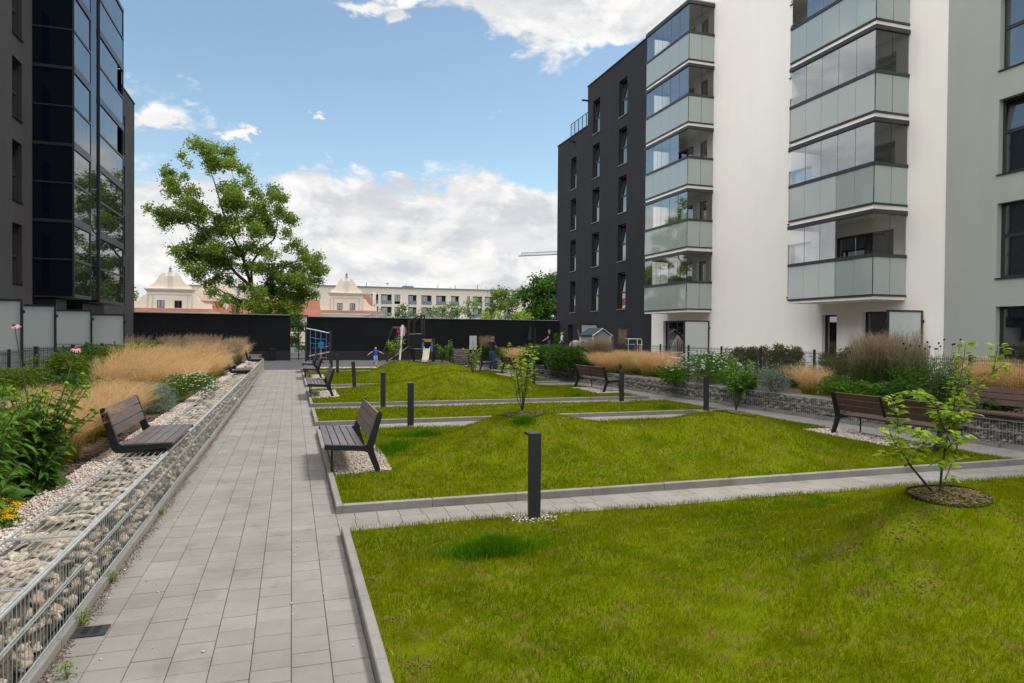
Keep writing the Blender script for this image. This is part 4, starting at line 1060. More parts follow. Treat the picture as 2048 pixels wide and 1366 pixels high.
b = MB(); c0 = at(.62, .30); b.lathe((c0.x, c0.y, c0.z), [(.0, -.03), (.40, -.02), (.42, .02), (.0, .03)], 20); b.build('balance_disc', MT['red'], t)
b = MB(); b.bar(c0 - Vector((0, 0, .3)), c0, .22); b.build('disc_base', MT['black'], t)
b = MB(); q0 = at(.63, 1.0); b.box(q0.x - .17, q0.x + .17, q0.y + .25, q0.y + .29, .92, 1.32); b.build('climbing_plate', MT['blue'], t)
b = MB(); b.bar((q0.x, q0.y + .34, 0), (q0.x, q0.y + .34, .93), .1); b.build('plate_post', MT['wood'], t)

t = thing('play_tower', 'dark wooden play tower with steel slide, yellow board and blue sides', 'play tower', (8.3, 45.1, 0), rad(-17))
for (x, y, h) in ((-.95, 0, 2.75), (-.70, .9, 2.75), (-.08, 0, 3.15), (-.02, .9, 3.2), (.66, 0, 1.58), (.66, .9, 1.55), (-.08, 1.0, 1.5)):
    b = MB(); b.bar((x, y, 0), (x, y, h), .10); b.build('post', MT['darkpost'], t)
b = MB(); b.bar((-.98, 0, 2.72), (-.05, 0, 3.14), .09); b.bar((-.72, .9, 2.72), (0, .9, 3.16), .09); b.bar((-.08, 0, 3.12), (-.02, .9, 3.16), .08); b.build('roof_beam', MT['darkpost'], t)
b = MB(); b.box(-.9, -.02, -.06, -.03, 1.02, 1.82); b.build('wall_panel', MT['black'], t)
b = MB(); b.bar((-.9, -.07, 1.86), (-.1, -.07, 1.9), .04); b.bar((-.55, -.07, .88), (-.12, -.07, .88), .04); b.bar((-.05, -.05, 1.52), (.6, -.05, 1.52), .05); b.build('steel_bar', MT['zinc'], t)
b = MB(); b.box(-.92, .64, .0, .92, .84, .90); b.build('platform', MT['darkpost'], t)
b = MB(); b.box(.12, .58, -.055, -.03, 1.36, 1.50); b.build('board', MT['yellow'], t)
for x in (-.06, .53):
    b = MB(); b.prism([(0, .72), (.10, .66), (.14, .75), (.14, 1.34), (.02, 1.34)], lambda p: (x + p[0], -.10, p[1]), lambda p: (x + p[0], -.075, p[1])); fix_normals(b.build('side_panel', MT['blue'], t))
sl_ = [(0, .92), (-.15, .90), (-1.05, .20), (-1.25, .12), (-1.55, .10)]
b = MB()
for (ya, za), (yb, zb) in zip(sl_[:-1], sl_[1:]): b.add([(.12, ya, za), (.46, ya, za), (.46, yb, zb), (.12, yb, zb), (.12, ya, za - .02), (.46, ya, za - .02), (.46, yb, zb - .02), (.12, yb, zb - .02)], [(0, 1, 2, 3), (4, 7, 6, 5), (0, 3, 7, 4), (1, 5, 6, 2), (2, 6, 7, 3), (0, 4, 5, 1)])
fix_normals(b.build('slide_bed', MT['steel'], t))
for x in (.085, .465):
    b = MB(); pr = [(y, z + .12) for y, z in sl_] + [(y, z - .06) for y, z in sl_[::-1]]
    b.prism(pr, lambda p: (x, p[0], p[1]), lambda p: (x + .035, p[0], p[1])); fix_normals(b.build('slide_side', MT['yellow'], t))
b = MB(); b.bar((.3, -1.45, 0), (.3, -1.45, .09), .25, .06); b.build('slide_foot', MT['zinc'], t)
b = MB(); b.bar((-.95, -.1, 1.02), (-2.2, -.5, .1), .30, .05, up=(0, 0, 1)); b.build('ramp', MT['greywood'], t)
for k in range(3):
    b = MB(); b.bar((-.66, -.02, .22 + .25 * k), (-.08, -.02, .22 + .25 * k), .05); b.build('ladder_rung', MT['darkpost'], t)

t = thing('swing_frame', 'dark timber swing frame with red top plates behind the mound', 'swing', (6.9, 46.4, 0), rad(8))
for (x0, y0, x1, y1) in ((-1.05, -.7, -.12, -.7), (.85, -.7, .12, -.7), (-1.0, 1.1, -.1, 1.1), (.85, 1.1, .1, 1.1)):
    b = MB(); b.bar((x0, y0, 0), (x1, y1, 2.3), .10); b.build('leg', MT['darkpost'], t)
b = MB(); b.bar((0, -.9, 2.3), (0, 1.3, 2.3), .13); b.build('beam', MT['greywood'], t)
for s in (-1, 1):
    b = MB(); b.prism([(s * .06, 1.92), (s * .34, 1.92), (s * .24, 2.32), (s * .06, 2.32)], lambda p: (p[0], -.80, p[1]), lambda p: (p[0], -.765, p[1])); fix_normals(b.build('red_plate', MT['red'], t))
b = MB(); b.prism([(-.16, 1.75), (.12, 1.75), (.12, 2.28), (.02, 2.44), (-.16, 2.28)], lambda p: (p[0], -.98, p[1]), lambda p: (p[0], -.82, p[1])); fix_normals(b.build('grey_box', MT['lightgrey'], t))
b = MB()
for x, y in ((-.02, .0), (.02, .42)): b.tube([(x, y, 2.25), (x, y, .5)], .012, 5)
b.build('chain', MT['zinc'], t); b = MB(); b.box(-.1, .1, -.04, .46, .46, .5); b.build('seat', MT['black'], t)
p0 = gy(799, 724, 43.3); p1 = gy(805, 650, 43.6)
t = thing('leaning_pole', 'white leaning pole in front of the swing frame', 'pole', (p0.x, p0.y, 0)); b = MB(); b.bar((0, 0, 0), (p1.x - p0.x, p1.y - p0.y, p1.z), .10, .10); b.build('shaft', MT['whitep'], t)
b = MB(); b.lathe((0, 0, 0), [(.10, 0), (.10, .03), (.05, .04)], 10); b.build('foot', MT['zinc'], t)

# ------------------------------------------------------------------ garden things on the right terraces
T0 = BEDZ + .006
p = gy(1187, 690, 36.6)
t = thing('garden_shed', 'grey and white garden shed with pitched roof by the charcoal wall', 'shed', (16.75, 36.5, T0))
b = MB(); b.box(0, 1.08, 0, 1.8, 0, 1.42); b.prism([(0, 1.42), (1.08, 1.42), (.54, 1.76)], lambda q: (q[0], 0, q[1]), lambda q: (q[0], 1.8, q[1])); fix_normals(b.build('wall', MT['shedgrey'], t))
b = MB()
for (xa, xb) in ((-.1, .54), (1.18, .54)): b.add([(xa, -.1, 1.40), (xb, -.1, 1.82), (xb, 1.9, 1.82), (xa, 1.9, 1.40), (xa, -.1, 1.45), (xb, -.1, 1.87), (xb, 1.9, 1.87), (xa, 1.9, 1.45)], [(0, 1, 2, 3), (4, 7, 6, 5), (0, 4, 5, 1), (1, 5, 6, 2), (2, 6, 7, 3), (3, 7, 4, 0)])
fix_normals(b.build('roof', MT['anth'], t))
b = MB(); b.bar((-.12, -.13, 1.40), (.54, -.13, 1.84), .09, .03); b.bar((1.20, -.13, 1.40), (.54, -.13, 1.84), .09, .03)
for x in (-.02, 1.1): b.bar((x, -.02, 0), (x, -.02, 1.42), .07)
b.bar((-.02, 1.82, 0), (-.02, 1.82, 1.42), .07); b.bar((-.02, -.05, 1.42), (-.02, 1.85, 1.42), .06)
for (xa, xb, za, zb) in ((.28, .34, .1, 1.2), (.76, .82, .1, 1.2), (.34, .76, 1.14, 1.2)): b.box(xa, xb, -.03, -.004, za, zb)
b.build('trim', MT['whitep'], t); b = MB(); b.box(.34, .76, -.016, -.004, .1, 1.14); b.build('door', MT['lightgrey'], t)
b = MB(); b.box(-.022, -.004, .35, .62, .55, 1.2); w_ = b.build('window', MT['frame'], t)
t = thing('drying_rack', 'white tubular drying rack hung with pink and white cloths', 'drying rack', (17.0, 32.6, T0))
b = MB()
for y in (0, .5): b.tube([(0, y, 0), (0, y, 1.2), (.06, y, 1.27), (.74, y, 1.27), (.8, y, 1.2), (.8, y, 0)], .02, 6)
for x in (0, .27, .53, .8): b.bar((x, -.1, .98), (x, .6, .98), .02)
b.bar((-.15, .25, .98), (.95, .25, .98), .02); b.build('rack_frame', MT['whitep'], t)
b = MB(); b.box(.45, .60, .1, .13, .5, .97); b.build('cloth', MT['top_white'], t); b = MB(); b.box(.66, .84, .05, .08, .45, .97); b.build('cloth', MT['pink'], t)
t = thing('hanging_chair', 'dark hanging chair with pale woven seat in the ground floor recess', 'hanging chair', (18.75, 30.6, T0))
b = MB(); b.tube([(.35, .2, 0), (.38, .2, 1.3), (.2, .1, 1.95), (0, 0, 1.8)], .03, 8); b.lathe((.35, .2, 0), [(.4, 0), (.4, .03), (.05, .04)], 14); b.build('stand', MT['black'], t)
b = MB()
for k in range(9):
    a = -1.1 + k * .275; b.tube([(0, 0, 1.5), (math.sin(a) * .40, -.1, 1.05), (math.sin(a) * .45, -.12, .7), (math.sin(a) * .2, -.05, .42)], .015, 5)
b.build('woven_shell', MT['beige'], t); b = MB(); b.lathe((0, 0, .45), [(.1, 0), (.36, .06), (.40, .16), (.2, .2)], 14); b.build('cushion', MT['beige'], t)
t = thing('garden_lounger', 'curved pale wood lounger with beige cushion behind the shrubs', 'lounger', (17.7, 41.0, T0), rad(20))
b = MB()
for y in (-.35, .35):
    b.tube([(-.6, y, .3), (0, y, .22), (.4, y, .5), (.55, y, 1.2), (.35, y, 1.75)], .035, 7); b.tube([(-.5, y, 0), (-.4, y, .3)], .03, 6); b.tube([(.5, y, 0), (.45, y, .6)], .03, 6)
b.build('wood_frame', MT['wood'], t); b = MB(); b.lathe((-.15, 0, .42), [(.12, 0), (.44, .1), (.46, .38), (.3, .62), (.05, .68)], 14); b.build('cushion', MT['beige'], t, smooth=True)
p = gy(1061, 690, 47.6)
t = thing('closed_parasol', 'closed black parasol leaning by the boundary wall', 'parasol', (p.x, 47.6, BEDZ))
b = MB(); b.tube([(0, 0, 0), (0, 0, 2.0)], .03, 8); b.build('pole', MT['darkpost'], t); b = MB(); b.lathe((0, 0, .9), [(.08, 0), (.2, .1), (.17, .4), (.08, 1.0), (.02, 1.15)], 10); b.build('canopy', MT['tee_black'], t); b = MB(); b.lathe((0, 0, 0), [(.3, 0), (.3, .08), (.05, .1)], 14); b.build('foot', MT['black'], t)
t = thing('wall_post', 'thin dark post standing beside the closed parasol', 'post', (p.x + .35, 47.6, BEDZ)); b = MB(); b.bar((0, 0, 0), (0, 0, 1.98), .07); b.build('shaft', MT['darkpost'], t); b = MB(); b.bar((-.12, 0, 1.0), (.05, 0, 1.6), .05); b.build('strap', MT['tee_black'], t)
# ------------------------------------------------------------------ foliage tools
def leaf_mesh(P, D, L, Wd, droop=.3, fold=.25, up=None):
    """pointed oval leaves: 8 vertices, 8 triangles. P base, D direction (unit), L length, Wd width"""
    n = len(P); Z = np.zeros((n, 3)); Z[:, 2] = 1
    sdv = np.cross(D, Z); nn = np.linalg.norm(sdv, axis=1, keepdims=True); bad = nn[:, 0] < 1e-3; sdv[bad] = [1, 0, 0]; nn[bad] = 1; sdv /= nn
    roll = rng.normal(0, .5, n)[:, None]; N = np.cross(sdv, D); sdv = sdv * np.cos(roll) + N * np.sin(roll); N = np.cross(sdv, D)
    L = L[:, None]; Wd = Wd[:, None]
    def at(f): return P + D * L * f - Z * (droop * L * f * f)
    c0, c1, c2, c3 = at(0), at(.33), at(.68), at(1.0); lift = N * Wd * fold
    V = np.stack([c0, c1 - sdv * Wd * .46 + lift, c1, c1 + sdv * Wd * .46 + lift, c2 - sdv * Wd * .36 + lift, c2, c2 + sdv * Wd * .36 + lift, c3], 1).reshape(-1, 3)
    T = np.array([[0, 2, 1], [0, 3, 2], [1, 2, 5], [1, 5, 4], [2, 3, 6], [2, 6, 5], [4, 5, 7], [5, 6, 7]])
    F = (T[None] + (np.arange(n) * 8)[:, None, None]).reshape(-1, 3); return V, F
def dia_mesh(P, D, L, Wd, fold=.3):
    """cheap leaf: folded diamond of 2 triangles"""
    n = len(P); A = rng.normal(0, 1, (n, 3)); sdv = np.cross(D, A); sdv /= np.linalg.norm(sdv, axis=1, keepdims=True) + 1e-9; N = np.cross(sdv, D)
    L = L[:, None]; Wd = Wd[:, None]; m = P + D * L * .45 + N * Wd * fold
    V = np.stack([P, m - sdv * Wd * .5, P + D * L, m + sdv * Wd * .5], 1).reshape(-1, 3)
    b = (np.arange(n) * 4)[:, None]; F = np.concatenate([b + [0, 2, 1], b + [0, 3, 2]], 1).reshape(-1, 3); return V, F
def rdir(n, zmin=-1.0, zmax=1.0):
    z = rng.uniform(zmin, zmax, n); t = rng.uniform(0, 2 * math.pi, n); r = np.sqrt(np.maximum(0, 1 - z * z)); return np.stack([r * np.cos(t), r * np.sin(t), z], 1)
def ribbons(P, T1, T2, wd, segs=4):
    """curved stems from P through control T1 to tip T2 (quadratic), flat ribbons in random planes"""
    n = len(P); t = np.linspace(0, 1, segs + 1)[None, :, None]
    C = (1 - t) ** 2 * P[:, None] + 2 * t * (1 - t) * T1[:, None] + t * t * T2[:, None]
    a = rng.uniform(0, 2 * math.pi, n); ax = np.stack([np.cos(a), np.sin(a), np.zeros(n)], 1)[:, None] * (wd[:, None, None] * .5) * np.linspace(1, .35, segs + 1)[None, :, None]
    V = np.stack([C - ax, C + ax], 2).reshape(-1, 3); k = (segs + 1) * 2
    T = []
    for s in range(segs): o = s * 2; T += [[o, o + 1, o + 3], [o, o + 3, o + 2]]
    F = (np.array(T)[None] + (np.arange(n) * k)[:, None, None]).reshape(-1, 3); return V, F, C

# ------------------------------------------------------------------ ornamental grasses
def grass_data(n, h, spread, lean, base_r=.12, wd=.004, plume=0, plume_len=.18, fine=6, blade_share=.35, blade_h=.45, low=1):
    """(V,F,material) of one clump: stems with fine seed heads over a tuft of blades"""
    t = rng.uniform(0, 2 * math.pi, n); r = base_r * np.sqrt(rng.uniform(0, 1, n)); P = np.stack([r * np.cos(t), r * np.sin(t), np.zeros(n)], 1)
    out = rng.uniform(.1, 1, n) * spread; hh = h * rng.uniform(.6, 1.05, n)
    T1 = P + np.stack([np.cos(t) * out * .25, np.sin(t) * out * .25, hh * .75], 1); T2 = P + np.stack([np.cos(t) * out, np.sin(t) * out, hh], 1) + np.array([lean[0], lean[1], 0]) * (hh / h)[:, None] * rng.uniform(.5, 1.3, n)[:, None]
    V, F, C = ribbons(P, T1, T2, np.full(n, wd), 4); m0 = np.tile(np.repeat(np.array([2] * low + [0] * (4 - low)), 2), n); Vs, Fs, Ms = [V], [F], [m0]; off = len(V)
    # airy seed head: short fine ribbons off the upper stem
    k = fine
    if k:
        pi = np.repeat(np.arange(n), k); f = rng.uniform(.58, 1.0, n * k); Pp = (1 - f)[:, None] ** 2 * P[pi] + (2 * f * (1 - f))[:, None] * T1[pi] + (f ** 2)[:, None] * T2[pi]
        d = rdir(n * k, -.1, .9) * (plume_len * rng.uniform(.3, 1, n * k))[:, None] + (T2 - T1)[pi] * .25
        V2, F2 = simple_tri(Pp, Pp + d, wd * 1.15); Vs.append(V2); Fs.append(F2 + off); Ms.append(np.full(len(F2), 1 if plume else 0)); off += len(V2)
    nb = int(n * blade_share)
    if nb:
        t = rng.uniform(0, 2 * math.pi, nb); r = base_r * 1.2 * np.sqrt(rng.uniform(0, 1, nb)); P = np.stack([r * np.cos(t), r * np.sin(t), np.zeros(nb)], 1); out = rng.uniform(.2, 1, nb) * spread * .8; hh = h * blade_h * rng.uniform(.6, 1.2, nb)
        T1 = P + np.stack([np.cos(t) * out * .3, np.sin(t) * out * .3, hh], 1); T2 = P + np.stack([np.cos(t) * out, np.sin(t) * out, hh * rng.uniform(.5, 1.0, nb)], 1)
        V3, F3, _ = ribbons(P, T1, T2, np.full(nb, wd * 1.9), 4); Vs.append(V3); Fs.append(F3 + off); Ms.append(np.full(len(F3), 2)); off += len(V3)
    return np.concatenate(Vs), np.concatenate(Fs), np.concatenate(Ms)
def simple_tri(A, B, wd):
    n = len(A); a = rng.uniform(0, 2 * math.pi, n); ax = np.stack([np.cos(a), np.sin(a), np.zeros(n)], 1) * (wd / 2)
    return np.stack([A - ax, A + ax, B], 1).reshape(-1, 3), np.arange(3 * n).reshape(-1, 3)
def clump(name, label, cat, data, mats, loc, group, rz=0, s=1.0):
    """grass clump: stems and seed heads are the thing, its tuft of blades a part"""
    V, F, Mi = data
    r = thing(name, label, cat, loc, rz, group); r.scale = (s, s, s)
    tops = F[Mi < 2]; o = np_mesh('seed_stems', V, tops, mats[:2], r, Mi[Mi < 2]); 
    if (Mi == 2).any(): np_mesh('blades', V, F[Mi == 2], mats[2], r)
    return r
GOLD = [MT['gold'], MT['gold'], MT['gold_base']]; REED = [MT['reed'], MT['plume'], MT['reed']]
WIND = (.34, -.10)
gp_ = [clump('golden_grass', 'golden feathery grass clump in the drift behind the left gabion wall', 'ornamental grass', grass_data(330, .95, .5, WIND, .14, .0048, fine=8, plume_len=.17, blade_share=.9, blade_h=.55), GOLD, (0, 0, 0), 'golden grass drift in the left bed') for _ in range(2)]
def gput(i, x, y, s, label, group, used=set()):
    p = gp_[i % 2]
    if i % 2 not in used: used.add(i % 2); p.location = (x, y, BEDZ - .01); p.scale = (s, s, s); p['label'] = label; p['group'] = group; return p
    o = dup(p, (x, y, BEDZ - .01), rz=RN.uniform(-.5, .5), label=label, scale=(s, s, s * RN.uniform(.9, 1.08))); o['group'] = group; return o
k = 0
LG = 'golden feathery grass clump in the drift behind the left gabion wall'
for (x0, x1, y0, y1, nn, s0) in ((-2.85, -2.45, 9.0, 13.0, 6, .72), (-4.3, -3.1, 9.4, 14.2, 10, .62), (-2.75, -2.3, 16.9, 24.0, 8, .84), (-4.3, -2.8, 16.4, 25.0, 12, 1.08), (-4.6, -2.4, 26.0, 29.0, 4, .9), (-2.7, -2.3, 33.5, 36.5, 4, .95)):
    pts = []
    for _ in range(nn):
        best = None
        for _t in range(12):
            c = (RN.uniform(x0, x1), RN.uniform(y0, y1)); dd = min([((c[0] - q[0]) ** 2 + (c[1] - q[1]) ** 2) for q in pts] or [9])
            if best is None or dd > best[0]: best = (dd, c)
        pts.append(best[1])
    for (x, y) in pts:
        gput(k, x, y, s0 * RN.uniform(.78, 1.18), LG, 'golden grass drift in the left bed'); k += 1
# brown plumed grasses at the far end of the left bed
rd = clump('feather_grass', 'brown plumed feather grass at the far end of the left bed', 'ornamental grass', grass_data(300, 1.15, .28, (.30, -.05), .2, .0065, 1, .2, 8, .5, .6), [MT['plume'], MT['plume'], MT['reed']], (-3.2, 27.5, BEDZ), 'brown plumed grasses in the left bed')
for (x, y) in ((-4.6, 28.0), (-5.0, 30.5), (-3.9, 30), (-2.9, 31), (-2.4, 29.5), (-4.3, 33), (-3.3, 34), (-2.5, 33), (-2.8, 36.5), (-3.9, 36.5), (-5.2, 34), (-5.4, 27)):
    dup(rd, (x, y, BEDZ), rz=RN.uniform(-.4, .4), scale=(1, 1, RN.uniform(.9, 1.15)))
# right bed
RB = BEDZ - .02
def onbed(px, py, z=RB): return g(px, py, z)
def rg(px, py, s, label, group):
    global k
    x, y = onbed(px, py); o = gput(k, x, y, s, label, group); o.location.z = RB - .01; o.rotation_euler = (0, 0, math.pi * .9 + RN.uniform(-.4, .4)); k += 1; return o
GR = 'golden grass hedge in the right bed'
for (px, py) in ((1203, 748), (1222, 750), (1240, 749), (1258, 753), (1276, 752), (1294, 757), (1312, 756), (1330, 760), (1346, 757), (1212, 741), (1236, 742), (1262, 744), (1288, 746), (1316, 748), (1340, 750)):
    rg(px, py, .93, 'golden grass clump in the long row behind the right gabion wall', GR)
for (px, py) in ((1028, 730), (1039, 732), (1051, 733), (1063, 735), (1045, 727), (1059, 728)): rg(px, py, .88, 'far golden grass clump to the right of the standing man in black', 'far golden grass in the right bed')
for (px, py, s, lb) in ((1618, 793, .88, 'broad golden grass clump standing alone in the middle of the right bed'), (1650, 790, .72, 'smaller golden grass clump at the right side of the lone broad clump')): rg(px, py, s, lb, GR)
for (px, py) in ((1960, 800), (1990, 808), (2025, 812), (2060, 812), (1985, 790), (2030, 795)): rg(px, py, 1.0, 'golden grass clump at the right frame edge behind the red brown wall bench', 'golden grass at the right frame edge')
rr = clump('reed_grass', 'tall reed grass with brown plumes above the near right bench', 'ornamental grass', grass_data(340, 1.55, .26, (.08, 0), .2, .0055, 1, .22, 7, .9, .72), REED, (0, 0, 0), 'tall reed grasses in the right bed')
x, y = onbed(1725, 798); rr.location = (x, y, RB)
for (px, py, s) in ((1752, 800, 1.0), (1780, 800, .98), (1806, 806, 1.05), (1735, 790, .95), (1768, 790, .92), (1828, 806, .9)):
    x, y = onbed(px, py); dup(rr, (x, y, RB), rz=RN.uniform(0, 6), scale=(s, s, s))
for (px, py, s) in ((1170, 742, .78), (1186, 742, .84), (1200, 742, .9), (1214, 741, .86), (1178, 736, .78), (1196, 735, .84)):
    x, y = onbed(px, py); dup(rr, (x, y, RB), rz=RN.uniform(0, 6), label='reed grass with brown plumes before the garden shed', scale=(s, s, s))
x, y = onbed(1244, 728); dup(rr, (x, y, RB), rz=1, label='single reed plume clump right of the garden shed', scale=(.6, .6, 1.1))
for (px, py) in ((968, 722), (980, 722)): x, y = onbed(px, py); dup(rr, (x, y, RB), rz=2, label='far brownish reed clump behind the notice board', scale=(.7, .7, .85))

# ------------------------------------------------------------------ leafy plants
def shrub_data(n, rx, ry, h, L, Wd, dense=.6, full=True, lumps=5):
    """leaf cloud of several lumps; returns V,F"""
    lc = [(0, 0, h * .55, 1.0)] + [(RN.uniform(-.6, .6) * rx, RN.uniform(-.6, .6) * ry, h * RN.uniform(.3, .85), RN.uniform(.45, .75)) for _ in range(lumps)]
    Ps = []
    for (cx, cy, cz, s) in lc:
        m = int(n * s / sum(q[3] for q in lc)); d = rdir(m, -.8, 1); r = rng.uniform(dense, 1, m)[:, None] ** .7
        P = np.array([cx, cy, cz]) + d * r * np.array([rx * s * .75, ry * s * .75, min(h * .5, h - cz + h * .15) * (s ** .3)]); Ps.append(P)
    P = np.concatenate(Ps); P[:, 2] = np.maximum(P[:, 2], .02); n = len(P)
    D = rdir(n, -.35, .8) + np.stack([P[:, 0], P[:, 1], np.zeros(n)], 1) * (.8 / max(rx, ry)); D /= np.linalg.norm(D, axis=1, keepdims=True)
    l = L * rng.uniform(.6, 1.2, n); return (leaf_mesh if full else dia_mesh)(P, D, l, Wd * l / L)
def shrub(name, label, cat, x, y, z, rx, ry, h, L, Wd, n, m, group=None, full=False, stems=True, lumps=5):
    r = thing(name, label, cat, (x, y, z), 0, group)
    V, F = shrub_data(n, rx, ry, h, L, Wd, full=full, lumps=lumps); np_mesh('foliage', V, F, m, r)
    if stems and h > .3:
        mb = MB()
        for _ in range(7): mb.tube([(RN.uniform(-.06, .06), RN.uniform(-.06, .06), -.02), (RN.uniform(-.3, .3) * rx, RN.uniform(-.3, .3) * ry, h * .45), (RN.uniform(-.7, .7) * rx, RN.uniform(-.7, .7) * ry, h * .85)], [.014, .010, .004], 5)
        mb.build('stems', MT['twig'], r)
    return r
# ------------------------------------------------------------------ tall coneflower plants at the lower left
def coneflower(mbp, mbc, mbl, P, s, tilt):
    """drooping petals round a cone"""
    ax = Vector((tilt[0], tilt[1], 1)).normalized(); a = ax.orthogonal().normalized(); b = ax.cross(a); P = Vector(P)
    prof = [(.5, -.1), (1.0, .15), (.95, .5), (.55, .85), (.1, .95)]
    n = 10; base = len(mbc.v)
    for r, z in prof:
        for k in range(n): t = 2 * math.pi * k / n; mbc.v.append(tuple(P + (a * math.cos(t) + b * math.sin(t)) * r * s * .42 + ax * z * s * .62))
    for i in range(len(prof) - 1):
        for k in range(n): k2 = (k + 1) % n; mbc.f.append([base + i * n + k, base + i * n + k2, base + (i + 1) * n + k2, base + (i + 1) * n + k]); mbc.m.append(0)
    for k in range(14):
        t = 2 * math.pi * k / 14 + RN.uniform(-.1, .1); d = a * math.cos(t) + b * math.sin(t); sd_ = ax.cross(d); w_ = s * .21
        q0 = P + d * s * .36; q1 = P + d * s * .95 - ax * s * .18; q2 = P + d * s * 1.3 - ax * s * RN.uniform(.5, .8)
        mbp.add([q0 - sd_ * w_ * .5, q0 + sd_ * w_ * .5, q1 + sd_ * w_, q1 - sd_ * w_, q2 + sd_ * w_ * .45, q2 - sd_ * w_ * .45], [(0, 1, 2, 3), (3, 2, 4, 5)])
def perennial(name, label, x, y, z, n, h, spread, L, Wd, m, flowers=(), buds=0, seed=1, lean=(0, 0)):
    r = thing(name, label, 'flowering plant', (x, y, z)); rr_ = random.Random(seed); st = MB(); Ps, Ds, Ls = [], [], []; bud = MB()
    for i in range(n):
        t = rr_.uniform(0, 6.28); o = spread * rr_.uniform(.15, 1); hh = h * rr_.uniform(.55, 1.0); b0 = Vector((math.cos(t) * .12 * rr_.random(), math.sin(t) * .12 * rr_.random(), -.02))
        tip = Vector((math.cos(t) * o + lean[0] * hh, math.sin(t) * o + lean[1] * hh, hh)); c = Vector((tip.x * .35, tip.y * .35, hh * .6))
        pts = [b0 * (1 - f) ** 2 + c * 2 * f * (1 - f) + tip * f * f for f in (0, .25, .5, .75, 1)]; st.tube(pts, [.008, .007, .006, .005, .0035], 6)
        nl = int(hh / .036)
        for k in range(nl):
            f = .06 + .92 * k / nl; p = b0 * (1 - f) ** 2 + c * 2 * f * (1 - f) + tip * f * f; a = k * 2.4 + t + rr_.uniform(-.3, .3)
            d = Vector((math.cos(a), math.sin(a), rr_.uniform(.05, .75))).normalized(); Ps.append(p); Ds.append(d); Ls.append(L * (1.25 - .75 * f) * rr_.uniform(.75, 1.2))
        if i < buds:
            bud.lathe(tip, [(.006, -.01), (.020, .004), (.024, .016), (.016, .028), (.004, .032)], 9)
            for q in range(9): a = q * .7; bud.tube([tip + Vector((math.cos(a) * .018, math.sin(a) * .018, .0)), tip + Vector((math.cos(a) * .036, math.sin(a) * .036, .006))], [.005, .001], 4)
    P, D, Ls = np.array([tuple(v) for v in Ps]), np.array([tuple(v) for v in Ds]), np.array(Ls)
    V, F = leaf_mesh(P, D, Ls, Ls * (Wd / L), .55, .18); np_mesh('leaves', V, F, MT[m], r)
    if buds: bud.build('buds', MT['leaf_a'], r)
    for (fx, fy, fz, s, tilt) in flowers:
        pm, cm = MB(), MB(); P = (fx - x, fy - y, fz - z); coneflower(pm, cm, None, P, s, tilt); o = pm.build('flower', MT['petal'], r); cm.build('flower_cone', MT['cone'], o, smooth=True)
        st.tube([(0, 0, 0), (P[0] * .5 + .03, P[1] * .5, P[2] * .55), (P[0], P[1], P[2])], [.008, .006, .004], 6)
    st.build('stems', MT['stem'], r); return r
# yew-like shrubs along the left fence, light flowers, lavender and daisies
yw = None
for i, (x, y, s) in enumerate(((-6.15, 13.6, .75), (-5.9, 15.2, .8), (-5.7, 16.6, .85), (-5.9, 18.2, .85), (-5.5, 19.8, .95), (-5.6, 21.6, .95), (-5.3, 23.4, 1.05), (-5.2, 25.0, 1.15), (-5.1, 26.8, 1.2), (-4.9, 28.6, 1.2), (-6.4, 12.2, .7))):
    if yw is None: yw = shrub('yew_shrub', 'low yellow green yew shrub along the left mesh fence', 'shrub', x, y, BEDZ, .75, .75, .88, .075, .028, 4200, MT['leaf_h'], 'yew shrubs along the left fence', lumps=9); yw.scale = (s, s, s * .9)
    else: dup(yw, (x, y, BEDZ), rz=RN.uniform(0, 6), scale=(s, s, s * RN.uniform(.82, 1.05)))
x, y = -5.35, 20.6
shrub('leafy_shrub', 'dark green leafy shrub among the yew shrubs by the left fence', 'shrub', x, y, BEDZ, .5, .5, 1.05, .10, .05, 2200, MT['leaf_f'])
x, y = g(325, 826, BEDZ)
lv = shrub('lavender_bush', 'silver grey lavender cushion beside the nearest wall bench', 'lavender', x - .1, y + .1, BEDZ, .5, .55, .52, .07, .009, 5200, MT['silver'], None, lumps=7)
x, y = g(392, 806, BEDZ)
def daisies(label, x, y, z, rx, ry, h, nl, nf, fs, leafm='leaf_c'):
    r = thing('daisy_bush', label, 'flowering plant', (x, y, z))
    V, F = shrub_data(nl, rx, ry, h * .9, .07, .02, full=False, lumps=6); np_mesh('foliage', V, F, MT[leafm], r)
    d = rdir(nf, .05, 1); P = d * np.array([rx * .95, ry * .95, h * .55]) + np.array([0, 0, h * .48]) + rng.normal(0, .03, (nf, 3)); Vs, Fs = [], []; o = 0
    for _ in range(7):
        D = rdir(nf, -.1, .5); V, F = dia_mesh(P, D, np.full(nf, fs), np.full(nf, fs * .55)); Vs.append(V); Fs.append(F + o); o += len(V)
    np_mesh('flowers', np.concatenate(Vs), np.concatenate(Fs), MT['white_flower'], r)['kind'] = 'stuff'; return r
daisies('white flowering cushion between lavender and golden grass in the left bed', x - .15, y + .25, BEDZ, .62, .70, .62, 3600, 260, .021)
